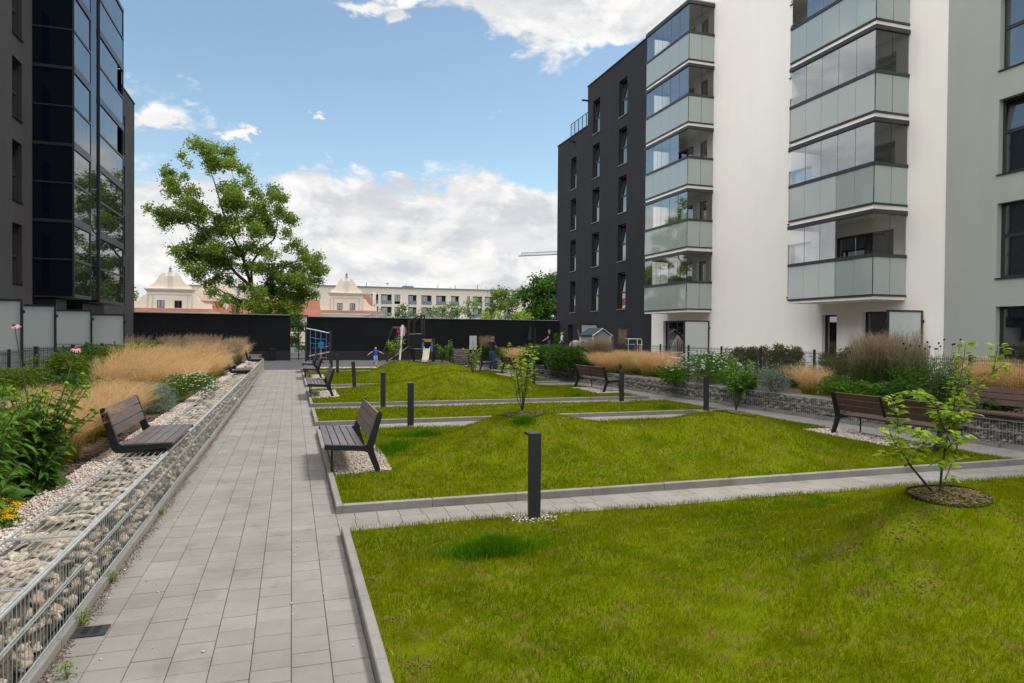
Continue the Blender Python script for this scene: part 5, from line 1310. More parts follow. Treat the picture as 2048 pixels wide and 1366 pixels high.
for (px_, py_, m_, h_, lb_) in ((-3.6, 15.3, 'leaf_c', .55, 'leafy green plant between the two drifts of golden grass'), (-4.4, 15.8, 'leaf_f', .6, 'dark leafy plant behind the gap in the golden grass'), (-4.95, 11.6, 'leaf_c', .62, 'green leafy plant behind the near golden grass'), (-4.7, 13.4, 'leaf_a', .55, 'yellow green plant behind the near golden grass by the fence'), (-3.3, 25.8, 'leaf_c', .6, 'green plant at the far end of the golden grass'), (-2.5, 25.6, 'leaf_a', .45, 'low yellow green plant by the second wall bench'), (-4.7, 19.0, 'leaf_h', .75, 'yellow green bush between the far golden grass and the yews')):
    shrub('leafy_perennial', lb_, 'flowering plant', px_, py_, BEDZ, .5, .5, h_, .11, .035, 1300, MT[m_], None, lumps=9)
x, y = g(410, 780, BEDZ)
# right bed shrubs and flowers
def rb_shrub(label, px, py, rx, h, m, n=2600, L=.10, Wd=.045, cat='shrub', name='shrub', lumps=6):
    x, y = onbed(px, py); return shrub(name, label, cat, x, y, RB, rx, rx, h, L, Wd, n, MT[m], None, lumps=lumps)
rb_shrub('deep green leafy bush below the woman in white', 1122, 742, 1.0, 1.0, 'leaf_f', 4200, .13, .05)
rb_shrub('deep green leafy bush below the man in the black shirt', 1092, 738, .95, .97, 'leaf_f', 3800, .13, .05)
rb_shrub('deep green bush left of the reed grass before the shed', 1150, 742, .9, .98, 'leaf_f', 3600, .13, .05)
rb_shrub('dark grassy bush left of the deep green bushes', 1062, 738, .7, .6, 'leaf_b', 3000, .18, .02)
rb_shrub('tall light green bush rising behind the woman', 1111, 716, .24, 1.45, 'leaf_c', 420, .14, .05)
x, y = onbed(1392, 772); daisies('tall green plant with scattered white flowers behind the right gabion wall', x + .2, y + .3, RB, 1.0, .8, 1.0, 3600, 120, .042, 'leaf_c')
x, y = onbed(1440, 776); daisies('second white flowering plant next to the near right sapling', x + .2, y + .3, RB, .7, .7, .95, 2400, 80, .04, 'leaf_c')
hg = None
for (px, py, h) in ((1470, 748, .95), (1492, 752, 1.0), (1515, 750, 1.05), (1540, 755, 1.0), (1565, 755, 1.05), (1590, 756, 1.0), (1690, 765, 1.0), (1665, 765, 1.05)):
    x, y = onbed(px, py)
    if hg is None: hg = shrub('hedge_shrub', 'upright dark green and reddish shrub in front of the white facade fence', 'shrub', x, y, RB, .42, .42, 1.0, .07, .035, 2200, MT['leaf_r'], 'dark mixed shrubs along the right fence', lumps=8)
    else: dup(hg, (x, y, RB), rz=RN.uniform(0, 6), scale=(1, 1, h * RN.uniform(.85, 1.15)))
for (px, py, hh_, m_, lb, sd_) in ((1532, 770, .85, 'leaf_c', 'loose green plant behind the silver lavender plant', 51), (1588, 776, .9, 'leaf_f', 'loose green plant left of the lone golden clump', 53), (1455, 766, 1.0, 'leaf_c', 'loose tall plant behind the second white flowering plant', 57), (1640, 772, 1.0, 'leaf_f', 'tall loose plant behind the lone golden clump', 59)):
    x, y = onbed(px, py); perennial('leafy_perennial', lb, x, y, RB, 26, hh_, .6, .13, .04, m_, seed=sd_)
for (px, py, rx_, h_, m_, lb) in ((1710, 806, .6, .45, 'leaf_c', 'low green plants at the foot of the tall reeds'), (1790, 812, .7, .5, 'leaf_f', 'low leafy plants above the back of the near right bench'), (1420, 762, .8, .9, 'leaf_c', 'tall green plants between the two white flowering plants'), (1350, 768, .6, .5, 'leaf_c', 'low green plant at the end of the golden grass row'), (1000, 722, .9, .7, 'leaf_c', 'far green shrub behind the standing man in black'), (1075, 728, .8, .95, 'leaf_f', 'green shrub at the right end of the far golden grass')):
    rb_shrub(lb, px, py, rx_, h_, m_, 1500, .11, .04, lumps=9)
x, y = onbed(1500, 783); perennial('leafy_perennial', 'green leafy plant behind the near right sapling', x, y, RB, 30, .80, .65, .13, .045, 'leaf_c', seed=47)
rb_shrub('low green shrub spilling over the right gabion wall', 1478, 784, .6, .55, 'leaf_c', 2200, .10, .045)
rb_shrub('silver lavender plant left of the lone golden clump', 1548, 790, .55, .62, 'silver', 3600, .09, .012, 'lavender', 'lavender_bush')
rb_shrub('feathery green plant right of the lone golden clump', 1668, 800, .45, .6, 'leaf_c', 2000, .10, .02)
rb_shrub('brownish shrub between the lone golden clump and the reeds', 1690, 786, .55, .9, 'leaf_r', 2000, .08, .03)
x, y = onbed(1832, 812); perennial('leafy_perennial', 'tall dark leafy perennial with seed heads behind the near sapling', x, y, RB, 42, 1.22, .80, .15, .05, 'leaf_c', seed=31)
x, y = onbed(1872, 806); perennial('leafy_perennial', 'tall leafy perennial by the fence between the reeds and the right frame edge', x, y, RB, 34, 1.25, .75, .15, .05, 'leaf_f', seed=37)
x, y = onbed(1912, 815); perennial('leafy_perennial', 'second dark leafy perennial next to the red brown wall bench', x, y, RB, 30, 1.0, .60, .15, .05, 'leaf_f', seed=43)
rb_shrub('low green plants under the back of the red brown wall bench', 1985, 835, .7, .40, 'leaf_f', 1500, .13, .04)
x, y = onbed(1870, 815)
sh = thing('seed_heads', 'dark round seed heads on tall stems above the dark perennial', 'flowering plant', (x, y, RB)); mb = MB(); m2 = MB()
for _ in range(16):
    a, b, h = RN.uniform(-.7, .7), RN.uniform(-.5, .5), RN.uniform(1.2, 1.5); mb.tube([(a * .6, b * .6, 0), (a, b, h)], [.006, .004], 4); m2.lathe((a, b, h - .01), [(.005, 0), (.022, .012), (.02, .035), (.004, .045)], 7)
mb.build('stems', MT['stem'], sh); m2.build('heads', MT['core'], sh)['kind'] = 'stuff'

fl = lambda px, py, Y: tuple(gy(px, py, Y))
perennial('coneflower_plant', 'tall leafy coneflower with green buds and two pink flowers in the left foreground', -2.40, 7.75, BEDZ, 32, 1.14, .55, .20, .078, 'leaf_c', [(*fl(152, 697, 8.0), .040, (.1, -.3)), (*fl(29, 651, 7.6), .038, (-.2, -.5))], buds=14, seed=4)
perennial('coneflower_plant', 'leafy coneflower cut by the left frame edge, with one low pink flower', -2.52, 7.15, BEDZ, 24, 1.15, .45, .21, .078, 'leaf_c', [(*fl(9, 805, 6.9), .042, (.2, -.4))], buds=6, seed=9)
perennial('leafy_perennial', 'tall bright leafed plant standing at the left frame edge before the coneflowers', -2.46, 6.55, BEDZ, 26, 1.0, .48, .22, .08, 'leaf_c', seed=23)
perennial('leafy_perennial', 'light green leafy plant low at the left frame edge', -2.32, 6.3, BEDZ, 20, .55, .40, .22, .07, 'leaf_c', seed=14)
perennial('leafy_perennial', 'dense dark leaved plant at the foot of the tall coneflower', -2.34, 7.55, BEDZ, 16, .55, .42, .20, .075, 'leaf_f', seed=19)
x, y = g(18, 1030, BEDZ + .1)
yr = thing('yarrow_plant', 'yellow yarrow flower heads at the lower left frame edge', 'flowering plant', (x, y, BEDZ)); Vs, Fs, o = [], [], 0
for (a, b, c_, s) in ((0, 0, .14, .035), (.04, .05, .17, .03), (-.05, -.02, .12, .04), (.03, -.08, .10, .03), (-.10, .06, .2, .035), (-.14, -.03, .24, .03)):
    n = 130; P = rng.normal(0, 1, (n, 3)) * np.array([s, s, s * .28]) + np.array([a, b, c_]); V, F = dia_mesh(P, rdir(n, .2, 1), np.full(n, .011), np.full(n, .010)); Vs.append(V); Fs.append(F + o); o += len(V)
np_mesh('flowers', np.concatenate(Vs), np.concatenate(Fs), MT['yellow_flower'], yr)['kind'] = 'stuff'; mb = MB()
for (a, b, c_) in ((0, 0, .14), (.04, .05, .17), (-.05, -.02, .12), (.03, -.08, .10), (-.1, .06, .2), (-.14, -.03, .24)): mb.tube([(a * .3 - .05, b * .3, -.01), (a, b, c_)], [.004, .003], 5)
mb.build('stems', MT['stem'], yr); n = 70; P = np.stack([rng.normal(-.06, .09, n), rng.normal(0, .09, n), rng.uniform(0, .12, n)], 1); V, F = leaf_mesh(P, rdir(n, 0, .8), rng.uniform(.05, .10, n), rng.uniform(.012, .02, n)); np_mesh('leaves', V, F, MT['leaf_c'], yr)
x0 = None
for (px, py, s, lb) in ((138, 772, .5, 'yellow'), (62, 960, .4, 'x')): pass
# weeds at the foot of the gabion
for (px, py, s, lb) in ((130, 1250, 1.0, 'yellow green weed growing at the foot of the left gabion by the drain'), (195, 1165, .9, 'thin green weed at the foot of the gabion above the drain'), (275, 1030, .7, 'small weed at the gabion foot below the nearest wall bench'), (135, 1355, .9, 'fern like weed at the lower left edge of the path')):
    x, y = g(px, py, .01); r = thing('path_weed', lb, 'weed', (max(x, XL + .03), y, .0)); n = int(60 * s); P = np.stack([rng.normal(0, .03, n), rng.normal(0, .05, n), rng.uniform(0, .10 * s, n)], 1); V, F = leaf_mesh(P, rdir(n, .0, .9), rng.uniform(.02, .045, n), rng.uniform(.008, .014, n)); np_mesh('leaves', V, F, MT['leaf_a'], r)
    mb = MB()
    for _ in range(6): mb.tube([(0, 0, 0), (RN.uniform(-.04, .04), RN.uniform(-.06, .06), .1 * s)], [.0025, .001], 4)
    mb.build('stems', MT['stem'], r)

# ------------------------------------------------------------------ saplings in the lawns
def sapling(label, stems, leaf_spec, m, base, ring=True, seed=3, lw=.55):
    """stems: list of (points, r0); leaves along their outer part"""
    bx, by, bz = base; r = thing('sapling', label, 'sapling', base, 0, 'young shrubs on the lawn mounds'); rr_ = random.Random(seed); Ps, Ds, Ls = [], [], []
    for (pts, r0, f0, nl, L) in stems:
        pts = [Vector(p) - Vector(base) for p in pts]; mb = MB(); k = len(pts); mb.tube(pts, [r0 * .85 * (1 - .75 * i / (k - 1)) for i in range(k)], 6); mb.build('stem', MT['twig'], r)
        seg = [(pts[i + 1] - pts[i]).length for i in range(k - 1)]; tot = sum(seg)
        nl = int(nl * 1.8)
        for q in range(nl):
            f = (f0 + (1 - f0) * (q + rr_.random() * .8) / nl) * tot; i = 0
            while i < k - 2 and f > seg[i]: f -= seg[i]; i += 1
            p = pts[i] + (pts[i + 1] - pts[i]) * min(1, f / seg[i]); t = rr_.uniform(0, 6.28); tw = Vector((math.cos(t), math.sin(t), rr_.uniform(-.1, .5))).normalized()
            off = rr_.uniform(.0, .05); Ps.append(p + tw * off); Ds.append((tw + (pts[i + 1] - pts[i]).normalized() * .35).normalized()); Ls.append(L * rr_.uniform(.75, 1.3))
    P, D, Ls = np.array([tuple(v) for v in Ps]), np.array([tuple(v) for v in Ds]), np.array(Ls)
    V, F = leaf_mesh(P, D, Ls, Ls * lw, .35, .15); np_mesh('leaves', V, F, MT[m], r)
    return r
bx, by = 5.17, 4.25; bz = lz(bx, by)
sx, sy = bx, by
def s1(px, py, dy=0.0): return gy(px, py, by + dy)
Z = lambda a, b, dy=0.0: s1(1740 + a * .2637, 680 + b * .2637, dy)
ST = [([Z(470, 1145), Z(330, 980, -.05), Z(250, 860, -.1), Z(180, 770, -.12), Z(140, 680, -.15)], .010, .45, 26, .075),
      ([Z(465, 1145), Z(300, 950, .05), Z(235, 880, .1), Z(215, 740, .1), Z(205, 600, .12), Z(165, 420, .15)], .009, .5, 30, .075),
      ([Z(530, 1140), Z(545, 960), Z(562, 870), Z(580, 760), Z(605, 650, .05), Z(650, 550, .1), Z(720, 465, .1), Z(800, 370, .1), Z(860, 310, .1), Z(940, 235, .1), Z(1010, 195, .12)], .012, .28, 58, .075),
      ([Z(540, 1140), Z(600, 980, .1), Z(650, 865, .15)], .010, .5, 4, .07),
      ([Z(650, 865, .15), Z(590, 740, .1), Z(540, 620, .05), Z(500, 510, 0), Z(430, 440, -.05), Z(330, 405, -.1), Z(270, 410, -.1)], .007, .15, 58, .07),
      ([Z(630, 580, .05), Z(645, 420), Z(690, 260), Z(715, 110), Z(722, 20)], .006, .1, 36, .075),
      ([Z(935, 240, .1), Z(955, 120, .1), Z(975, 30, .1)], .005, .2, 14, .075),
      ([Z(650, 865, .15), Z(540, 800, 0), Z(430, 740, -.1), Z(310, 690, -.2)], .006, .2, 46, .07),
      ([Z(290, 930, .05), Z(180, 885, .1), Z(90, 875, .1)], .003, .6, 7, .07),
      ([Z(560, 860), Z(620, 780, -.1), Z(700, 720, -.2), Z(760, 760, -.25)], .005, .3, 14, .07),
      ([Z(600, 660, .05), Z(680, 600, -.05), Z(760, 560, -.1)], .005, .2, 24, .07), ([Z(605, 640), Z(560, 560, .1), Z(500, 560, .15)], .004, .1, 22, .07),
      ([Z(560, 880), Z(520, 950, -.05), Z(500, 930, -.1)], .004, 0, 12, .085), ([Z(290, 900), Z(330, 830), Z(350, 790)], .004, .1, 18, .09), ([Z(545, 1120), Z(590, 1060, -.05), Z(610, 1030)], .003, .3, 8, .06)]
sapling('near sapling with bright green leaves on the front right mound', ST, None, 'leaf_a', (bx, by, bz))
def ringbed(x, y, r, label):
    up_ = .034 if r < .32 and y < 6 else .008
    up = lambda v: up_ * min(1, max(.05, .45 + math.sin(v)))
    t = thing('tree_ring', label, 'planting ring', (x, y, lz(x, y))); mb = MB(); n = 28
    for k in range(n):
        a, b = 2 * math.pi * k / n, 2 * math.pi * (k + 1) / n; P = [(r * math.cos(v), r * math.sin(v)) for v in (a, b)]
        zz = [lz(x + p[0], y + p[1]) - lz(x, y) for p in P]; i = .985
        mb.add([(P[0][0], P[0][1], zz[0] - .05), (P[1][0], P[1][1], zz[1] - .05), (P[1][0], P[1][1], zz[1] + up(b)), (P[0][0], P[0][1], zz[0] + up(a)), (P[0][0] * i, P[0][1] * i, zz[0] - .05), (P[1][0] * i, P[1][1] * i, zz[1] - .05), (P[1][0] * i, P[1][1] * i, zz[1] + up(b)), (P[0][0] * i, P[0][1] * i, zz[0] + up(a))], [(0, 1, 2, 3), (5, 4, 7, 6), (3, 2, 6, 7)])
    mb.build('edging', MT['black'], t)
    n = 420; a = rng.uniform(0, 6.28, n); q = r * .95 * np.sqrt(rng.uniform(0, 1, n)); X, Y = x + q * np.cos(a), y + q * np.sin(a)
    V, F = stones(np.stack([X - x, Y - y, lawn_z(X, Y) - lz(x, y) + .005], 1), np.stack([rng.uniform(.015, .04, n), rng.uniform(.008, .016, n), rng.uniform(.004, .01, n)], 1), 1); o = np_mesh('mulch', V, F, MT['chip'], t); tag(o, kind='stuff')
ringbed(bx, by, .31, 'black edging ring with mulch round the near sapling')
def rand_sapling(label, px, py, Yb, h, spread, nst, nl, L, m, seed, ring=None, tall=None):
    p = gy(px, py, Yb); x, y = p.x, Yb; z = lz(x, y); rr_ = random.Random(seed); st = []
    for k in range(nst):
        t = rr_.uniform(0, 6.28) if k else 1.5; o = spread * rr_.uniform(.3, 1); hh = h * rr_.uniform(.6, 1); q = Vector((x, y, z)); tip = q + Vector((math.cos(t) * o, math.sin(t) * o * .8, hh))
        mid = q + Vector((math.cos(t) * o * .35, math.sin(t) * o * .3, hh * .55)); st.append(([q, (q + mid) / 2 + Vector((rr_.uniform(-.03, .03), 0, 0)), mid, (mid + tip) / 2 + Vector((rr_.uniform(-.05, .05), 0, .03)), tip], .009, .3, nl, L))
    o = sapling(label, st, None, m, (x, y, z), seed=seed)
    if ring: ringbed(x, y, ring, 'black edging ring with mulch round the ' + label.split(' sapling')[0] + ' sapling')
    return o
rand_sapling('middle sapling with slender stems on the central mound', 1045, 822, 10.4, 1.12, .72, 10, 17, .085, 'leaf_a', 21, .36)
rand_sapling('bushy sapling beside the right bollard on the mound', 1472, 826, 9.75, .95, .42, 9, 24, .075, 'leaf_c', 33, .34)
rand_sapling('sapling with yellow tips in front of the notice board', 948, 752, 23.2, 1.45, .5, 8, 16, .10, 'leaf_a', 41)
rand_sapling('small far sapling left of the leaning white pole on the mound', 787, 724, 29.9, 1.15, .55, 8, 16, .12, 'leaf_a', 52)
rand_sapling('small far sapling right of the slide on the mound', 884, 735, 29.6, 1.0, .42, 7, 16, .12, 'leaf_c', 63)
rand_sapling('slim far sapling next to the farthest right bollard', 900, 734, 30.4, 1.35, .18, 5, 20, .12, 'leaf_c', 68)
# ------------------------------------------------------------------ trees beyond the wall
def tree(name, label, clumps, limbs, base, leafL, per, m, Y, depth, px=None, group=None, bark='bark'):
    """clumps: (px, py, radius px) read off the crown's outline, given real depth round the plane y=Y; limbs: lists of (px,py) with radius"""
    r = thing(name, label, 'tree', base, 0, group); B = np.array(base); mpx = infront(base[0], Y) / 1365.0
    cx = np.mean([c[0] for c in clumps]); rw = (max(c[0] for c in clumps) - min(c[0] for c in clumps)) * mpx / 2
    Vs, Fs, o = [], [], 0
    for (a, b, q) in clumps:
        for rep in range(2):
            off = abs((a - cx) * mpx) / max(rw, .1); dy = RN.uniform(-1, 1) * depth * math.sqrt(max(.1, 1 - off * off)) if rep else RN.uniform(-.4, .4) * depth
            c = np.array(gy(a + RN.uniform(-.2, .2) * q, b + RN.uniform(-.2, .2) * q, Y + dy)) ; rad_ = q * mpx * RN.uniform(.75, 1.05)
            n = int(per * (q / 18.0) ** 2 * RN.uniform(.7, 1.2))
            # many small tight sprays of leaves inside every clump, so the crown keeps gaps
            ns = max(4, int(n / 15)); sp = c + rdir(ns) * (rad_ * rng.uniform(.1, 1.12, (ns, 1)) ** .6) * np.array([1, 1, .85]); idx = rng.integers(0, ns, n)
            P = sp[idx] + rng.normal(0, 1, (n, 3)) * leafL * .85; D = rdir(n, -.8, .6); V, F = dia_mesh(P, D, leafL * rng.uniform(.6, 1.2, n), leafL * .75 * rng.uniform(.6, 1.1, n)); Vs.append(V); Fs.append(F + o); o += len(V)
    np_mesh('crown', np.concatenate(Vs) - B, np.concatenate(Fs), MT[m], r)
    mb = MB()
    for pts, ra, rb_, dy in limbs:
        k = len(pts); P = [gy(p[0], p[1], Y + dy * i / max(1, k - 1)) - Vector(base) for i, p in enumerate(pts)]
        mb.tube(P, [.5 * (ra + (rb_ - ra) * i / (k - 1)) for i in range(k)], 8)
    mb.tube([(0, 0, -.1), gy(*limbs[0][0][0], Y) - Vector(base)], [limbs[0][1] * .8, limbs[0][1] * .62], 10)
    mb.build('trunk', MT[bark], r, smooth=True)
    return r
Zt = lambda a, b: (280 + a * .2782, 260 + b * .2782)
CL = [(390, 100, 52), (470, 150, 66), (550, 140, 42), (650, 165, 52), (520, 240, 78), (640, 250, 60), (755, 285, 50), (780, 370, 42), (300, 190, 30), (345, 245, 24), (205, 300, 48), (220, 365, 50), (310, 330, 34), (245, 430, 66), (370, 440, 52), (330, 520, 76), (420, 560, 56), (60, 555, 32), (140, 590, 52), (215, 615, 66), (165, 665, 40), (190, 705, 20), (320, 640, 66), (430, 640, 58), (480, 590, 42), (620, 420, 58), (700, 440, 66), (640, 520, 80), (830, 460, 50), (730, 540, 66), (860, 560, 74), (900, 640, 76), (780, 640, 66), (560, 640, 58), (660, 640, 58), (600, 720, 76), (480, 740, 74), (420, 800, 66), (700, 720, 44), (830, 720, 74), (940, 720, 58), (960, 440, 42), (990, 480, 56), (1045, 490, 32), (1000, 575, 50), (1050, 640, 56), (1100, 660, 40), (1040, 740, 46), (255, 865, 42), (330, 850, 50), (400, 900, 74), (300, 935, 48), (340, 1000, 40), (470, 880, 66), (560, 860, 82), (520, 960, 82), (430, 1000, 64), (390, 1060, 32), (620, 950, 74), (700, 880, 70), (800, 850, 62), (900, 860, 50), (760, 980, 62), (860, 980, 62), (950, 900, 46), (1060, 860, 26), (1120, 820, 42), (1170, 870, 50), (1200, 930, 58), (1275, 920, 42), (1310, 1000, 42), (1250, 1010, 66), (1150, 1000, 64), (1050, 980, 40), (950, 1020, 74), (1050, 1070, 76), (1150, 1090, 76), (1260, 1080, 50), (1240, 1180, 40), (1150, 1190, 76), (1040, 1180, 76), (940, 1130, 76), (850, 1150, 66), (740, 1130, 36), (500, 1100, 44), (520, 1170, 42), (620, 1200, 40), (580, 1240, 26), (720, 1240, 44), (820, 1260, 70), (920, 1260, 74), (1030, 1280, 74), (1130, 1290, 54), (700, 1300, 34), (650, 1080, 44), (560, 1060, 40), (900, 1350, 70), (1000, 1370, 70), (1100, 1370, 50), (800, 1350, 50)]
CL = [(*Zt(a, b), r * .2782) for a, b, r in CL]
lim = lambda L, ra, rb_, dy: ([Zt(*p) for p in L], ra, rb_, dy)
LM = [lim([(845, 1420), (840, 1300), (805, 1130)], .50, .36, 0), lim([(805, 1130), (690, 1030), (560, 870), (430, 700), (230, 600), (120, 580)], .30, .05, -1.5), lim([(800, 1120), (735, 900), (660, 760), (600, 600), (540, 390), (470, 180)], .28, .05, 1.0),
      lim([(805, 1130), (800, 960), (870, 860), (960, 790), (988, 680), (985, 550), (960, 430)], .22, .04, -1.0), lim([(840, 1250), (920, 1080), (1000, 980), (1150, 940), (1280, 930)], .22, .05, 1.6), lim([(830, 1280), (730, 1230), (610, 1170), (490, 1105), (400, 1050)], .18, .04, -1.2),
      lim([(660, 760), (700, 600), (690, 420), (640, 220)], .12, .03, 1.5), lim([(560, 870), (420, 860), (300, 860)], .10, .03, -1), lim([(430, 700), (330, 520), (240, 380)], .10, .02, .5), lim([(690, 1030), (560, 1030), (420, 990)], .10, .03, 1.2), lim([(600, 600), (700, 520), (760, 300)], .08, .02, -1), lim([(920, 1080), (1080, 1080), (1220, 1080)], .12, .03, -1)]
tb = gy(*Zt(845, 1420), 62.0)
tree('broad_tree', 'tall leaning broadleaf tree behind the black wall at left', CL, LM, (tb.x, 62, -.1), .21, 400, 'leaf_d', 62.0, 3.6)
def simple_tree(label, cx, top, bot, w, Y, m, leafL, per, seed, holes=.25, name='broad_tree', group=None, depth=None):
    r_ = random.Random(seed); cl = []; h = bot - top
    nC = max(12, int(h * w / 260.0))
    for k in range(nC):
        v = r_.random(); u = r_.uniform(-1, 1); prof = math.sin(math.pi * min(.98, .12 + .80 * v)) ** .6
        cl.append((cx + u * w / 2 * prof * .88, top + 8 + v * (h - 10), r_.uniform(.10, .19) * min(w, h)))
    base = gy(cx, bot + 25, Y); mp = infront(base.x, Y) / 1365; wl = [([(cx + 2, bot + 40), (cx, bot - h * .25)], w * mp * .035, w * mp * .025, 0)]
    for k in range(4): wl.append(([(cx, bot - h * .25), (cx + (k - 1.5) * w * .15, bot - h * .55), (cx + (k - 1.5) * w * .26, bot - h * .85)], w * mp * .018, w * mp * .005, (k % 2 - .5) * 2))
    return tree(name, label, cl, wl, (base.x, Y, -.1), leafL, per, m, Y, depth or w * mp * .35, group=group)
simple_tree('dense dark green tree against the charcoal building edge', 1088, 550, 660, 96, 78, 'leaf_f', .34, 330, 3)
simple_tree('far tree with airy crown left of the dense dark tree', 1005, 578, 665, 78, 95, 'leaf_e', .36, 190, 5)
simple_tree('far twin crowned tree in front of the cream block', 948, 592, 660, 44, 105, 'leaf_e', .36, 200, 7)
simple_tree('far roundish tree in front of the cream block, left of the twin crown', 903, 600, 655, 62, 108, 'leaf_e', .36, 210, 8)
simple_tree('small far tree in front of the cream block windows', 813, 604, 650, 46, 108, 'leaf_f', .36, 230, 9)
simple_tree('small far pale tree just right of the second gable', 768, 616, 650, 34, 112, 'leaf_e', .36, 170, 10)
simple_tree('far olive tree peeking between the small far trees', 858, 610, 655, 40, 120, 'leaf_e', .36, 190, 12)
simple_tree('tree behind the left charcoal building edge beside the first gable', 258, 570, 650, 44, 130, 'leaf_e', .42, 230, 13)
for (cx, w, s, lb) in ((985, 44, 21, 'bright yellow green bush above the wall, left one'), (1022, 46, 22, 'bright yellow green bush above the wall, right one'), (1052, 34, 23, 'bright green bush below the dense dark tree')):
    simple_tree(lb, cx, 617, 662, w, 70, 'leaf_a', .26, 200, s, name='bush')
# climber seen through the gate
cl = [(597 + RN.uniform(-20, 20), RN.uniform(632, 708), RN.uniform(6, 10)) for _ in range(16)]
p = gy(597, 715, 51)
tree('climbing_shrub', 'light green climbing shrub behind the mesh gate', cl, [([(596, 722), (598, 690), (600, 640)], .05, .02, 0)], (p.x, 51, -.05), .15, 420, 'leaf_c', 51.0, .5)

# ------------------------------------------------------------------ manor with curved gables, red roofs
def gable_house(label, cx, Y, Wd, px_base, top_py, flip=False, second=None, ext=(0, 0)):
    """front at y=Y; local x in gable half widths"""
    c = gy(cx, px_base, Y); zb = c.z; zt = gy(cx, top_py, Y).z; H = zt - zb; h = Wd / 2
    t = thing('gabled_house', label, 'house', (c.x, Y, 0))
    fz = lambda v: zb + v * H
    low = [(-1.0, 0), (1.0, 0), (1.0, .128), (.97, .130), (.82, .142), (.735, .188), (.69, .235), (.64, .302), (.60, .322), (.545, .326), (.545, .40), (-.545, .40), (-.545, .326), (-.60, .322), (-.64, .302), (-.69, .235), (-.735, .188), (-.82, .142), (-.97, .130), (-1.0, .128)]
    f = lambda q, d: (q[0] * h, d, fz(q[1]))
    b = MB(); b.prism(low, lambda q: f(q, 0), lambda q: f(q, .6)); b.box(-h, h, .0, .6, 0, zb); fix_normals(b.build('gable_wall', MT['cream'], t))
    half = [(.50, .47), (.50, .515), (.47, .547), (.42, .575), (.36, .612), (.32, .655), (.285, .72), (.25, .775), (.215, .805), (.18, .826), (.14, .838), (.115, .838), (.125, .812), (.115, .785), (.09, .772), (.055, .778)]
    up = [(-x, z) for x, z in half] + [(-.055, .86), (.055, .86)] + half[::-1]
    b = MB(); b.prism(up[::-1], lambda q: f(q, .05), lambda q: f(q, .5)); fix_normals(b.build('gable_top', MT['cream'], t))
    z1 = fz(.40)
    b = MB()
    for k, (o, wv) in enumerate(((.10, .56), (.18, .58), (.27, .605))): b.box(-wv * h, wv * h, -o, .62, fz(.40 + .026 * k) + .004, fz(.426 + .026 * k))
    b.box(-.54 * h, .54 * h, -.06, -.003, fz(.335), fz(.345)); b.box(-1.0 * h, 1.0 * h, -.06, -.003, fz(.012), fz(.024))
    for x in (-.54, -.43, .40, .51): b.box(x * h, (x + .03) * h, -.05, -.003, fz(.026), fz(.333))
    b.box(-.055 * h, .055 * h, 0.0, .045, fz(.48), fz(.775)); b.build('cornice', MT['trim'], t)
    def finial(x, z, s, blk=.4):
        q = MB(); q.box(x - .17 * s, x + .17 * s, .14, .14 + .34 * s, z, z + blk * s); q.build('finial_base', MT['cream'], t)
        q = MB(); q.lathe((x, .14 + .16 * s, z + blk * s), [(.34 * s, 0), (.32 * s, .06 * s), (.18 * s, .16 * s), (.12 * s, .24 * s), (.20 * s, .36 * s), (.23 * s, .48 * s), (.15 * s, .62 * s), (.07 * s, .68 * s), (.10 * s, .76 * s), (.02 * s, .84 * s)], 10); q.build('finial', MT['lead'], t)
    finial(0, fz(.86), H * .14 / .98, .15)
    for sx_ in (-1, 1): finial(sx_ * .92 * h, fz(.129), .55, .1)
    for x in (-.215, .195):
        q = MB(); ww, wh = .0875 * h, .087 * H; zc = fz(.115); q.box(x * h - ww, x * h + ww, -.035, .01, zc - wh, zc + wh); wn = q.build('window', MT['slat_brown'], t)
        q = MB()
        for s in (-1, 1): q.box(x * h + s * ww * .48 - ww * .36, x * h + s * ww * .48 + ww * .36, -.042, -.036, zc - wh * .85, zc + wh * .85)
        q.build('pane', MT['wglass'], wn)
    S = H
    # roof behind the gable
    q = MB(); zr = z1 + .1
    for s in (-1, 1): q.add([(s * .80 * h, .6, zb + .03 * S), (s * .12, .6, zr + S * .17), (s * .12, 12, zr + S * .17), (s * .80 * h, 12, zb + .03 * S)], [(0, 1, 2, 3)])
    # lean-to roof in front of the gable foot
    q.add([(-1.25 * h, -.9, zb - .42), (1.22 * h, -.9, zb - .42), (1.02 * h, -.07, zb + .02), (-1.05 * h, -.07, zb + .02)], [(0, 1, 2, 3)])
    q.build('roof', MT['tile'], t)
    q = MB(); q.box(-1.26 * h, 1.23 * h, -1.0, -.9, zb - .58, zb - .44); q.build('gutter', MT['whitep'], t)
    q = MB(); q.box(-1.2 * h, 1.2 * h, -.85, -.05, 0, zb - .6); q.build('lower_wall', MT['cream'], t)
    return t, c, zb, h, S
gA, cA, zA, hA, SA = gable_house('left cream gabled house with curved gable and two dark windows', 340, 100.0, 10.2, 618, 532)
gB, cB, zB, hB, SB = gable_house('right cream gabled house with curved gable and a red roof', 693, 112.0, 9.6, 622, 545)
t = thing('gabled_house', 'cream gable with small finials set back right of the left gabled house', 'house', (cA.x + 5.0, 106, 0))
b = MB(); b.prism([(-3.4, 0), (3.4, 0), (3.4, .8), (2.6, 1.1), (1.9, 2.1), (1.2, 2.9), (.4, 3.2), (-.4, 3.2), (-1.2, 2.9), (-1.9, 2.1), (-2.6, 1.1), (-3.4, .8)], lambda q: (q[0], 0, zA + q[1] + 1.4), lambda q: (q[0], .5, zA + q[1] + 1.4)); b.box(-3.4, 3.4, 0, .5, 0, zA + 1.4); fix_normals(b.build('gable_wall', MT['cream'], t))
b = MB()
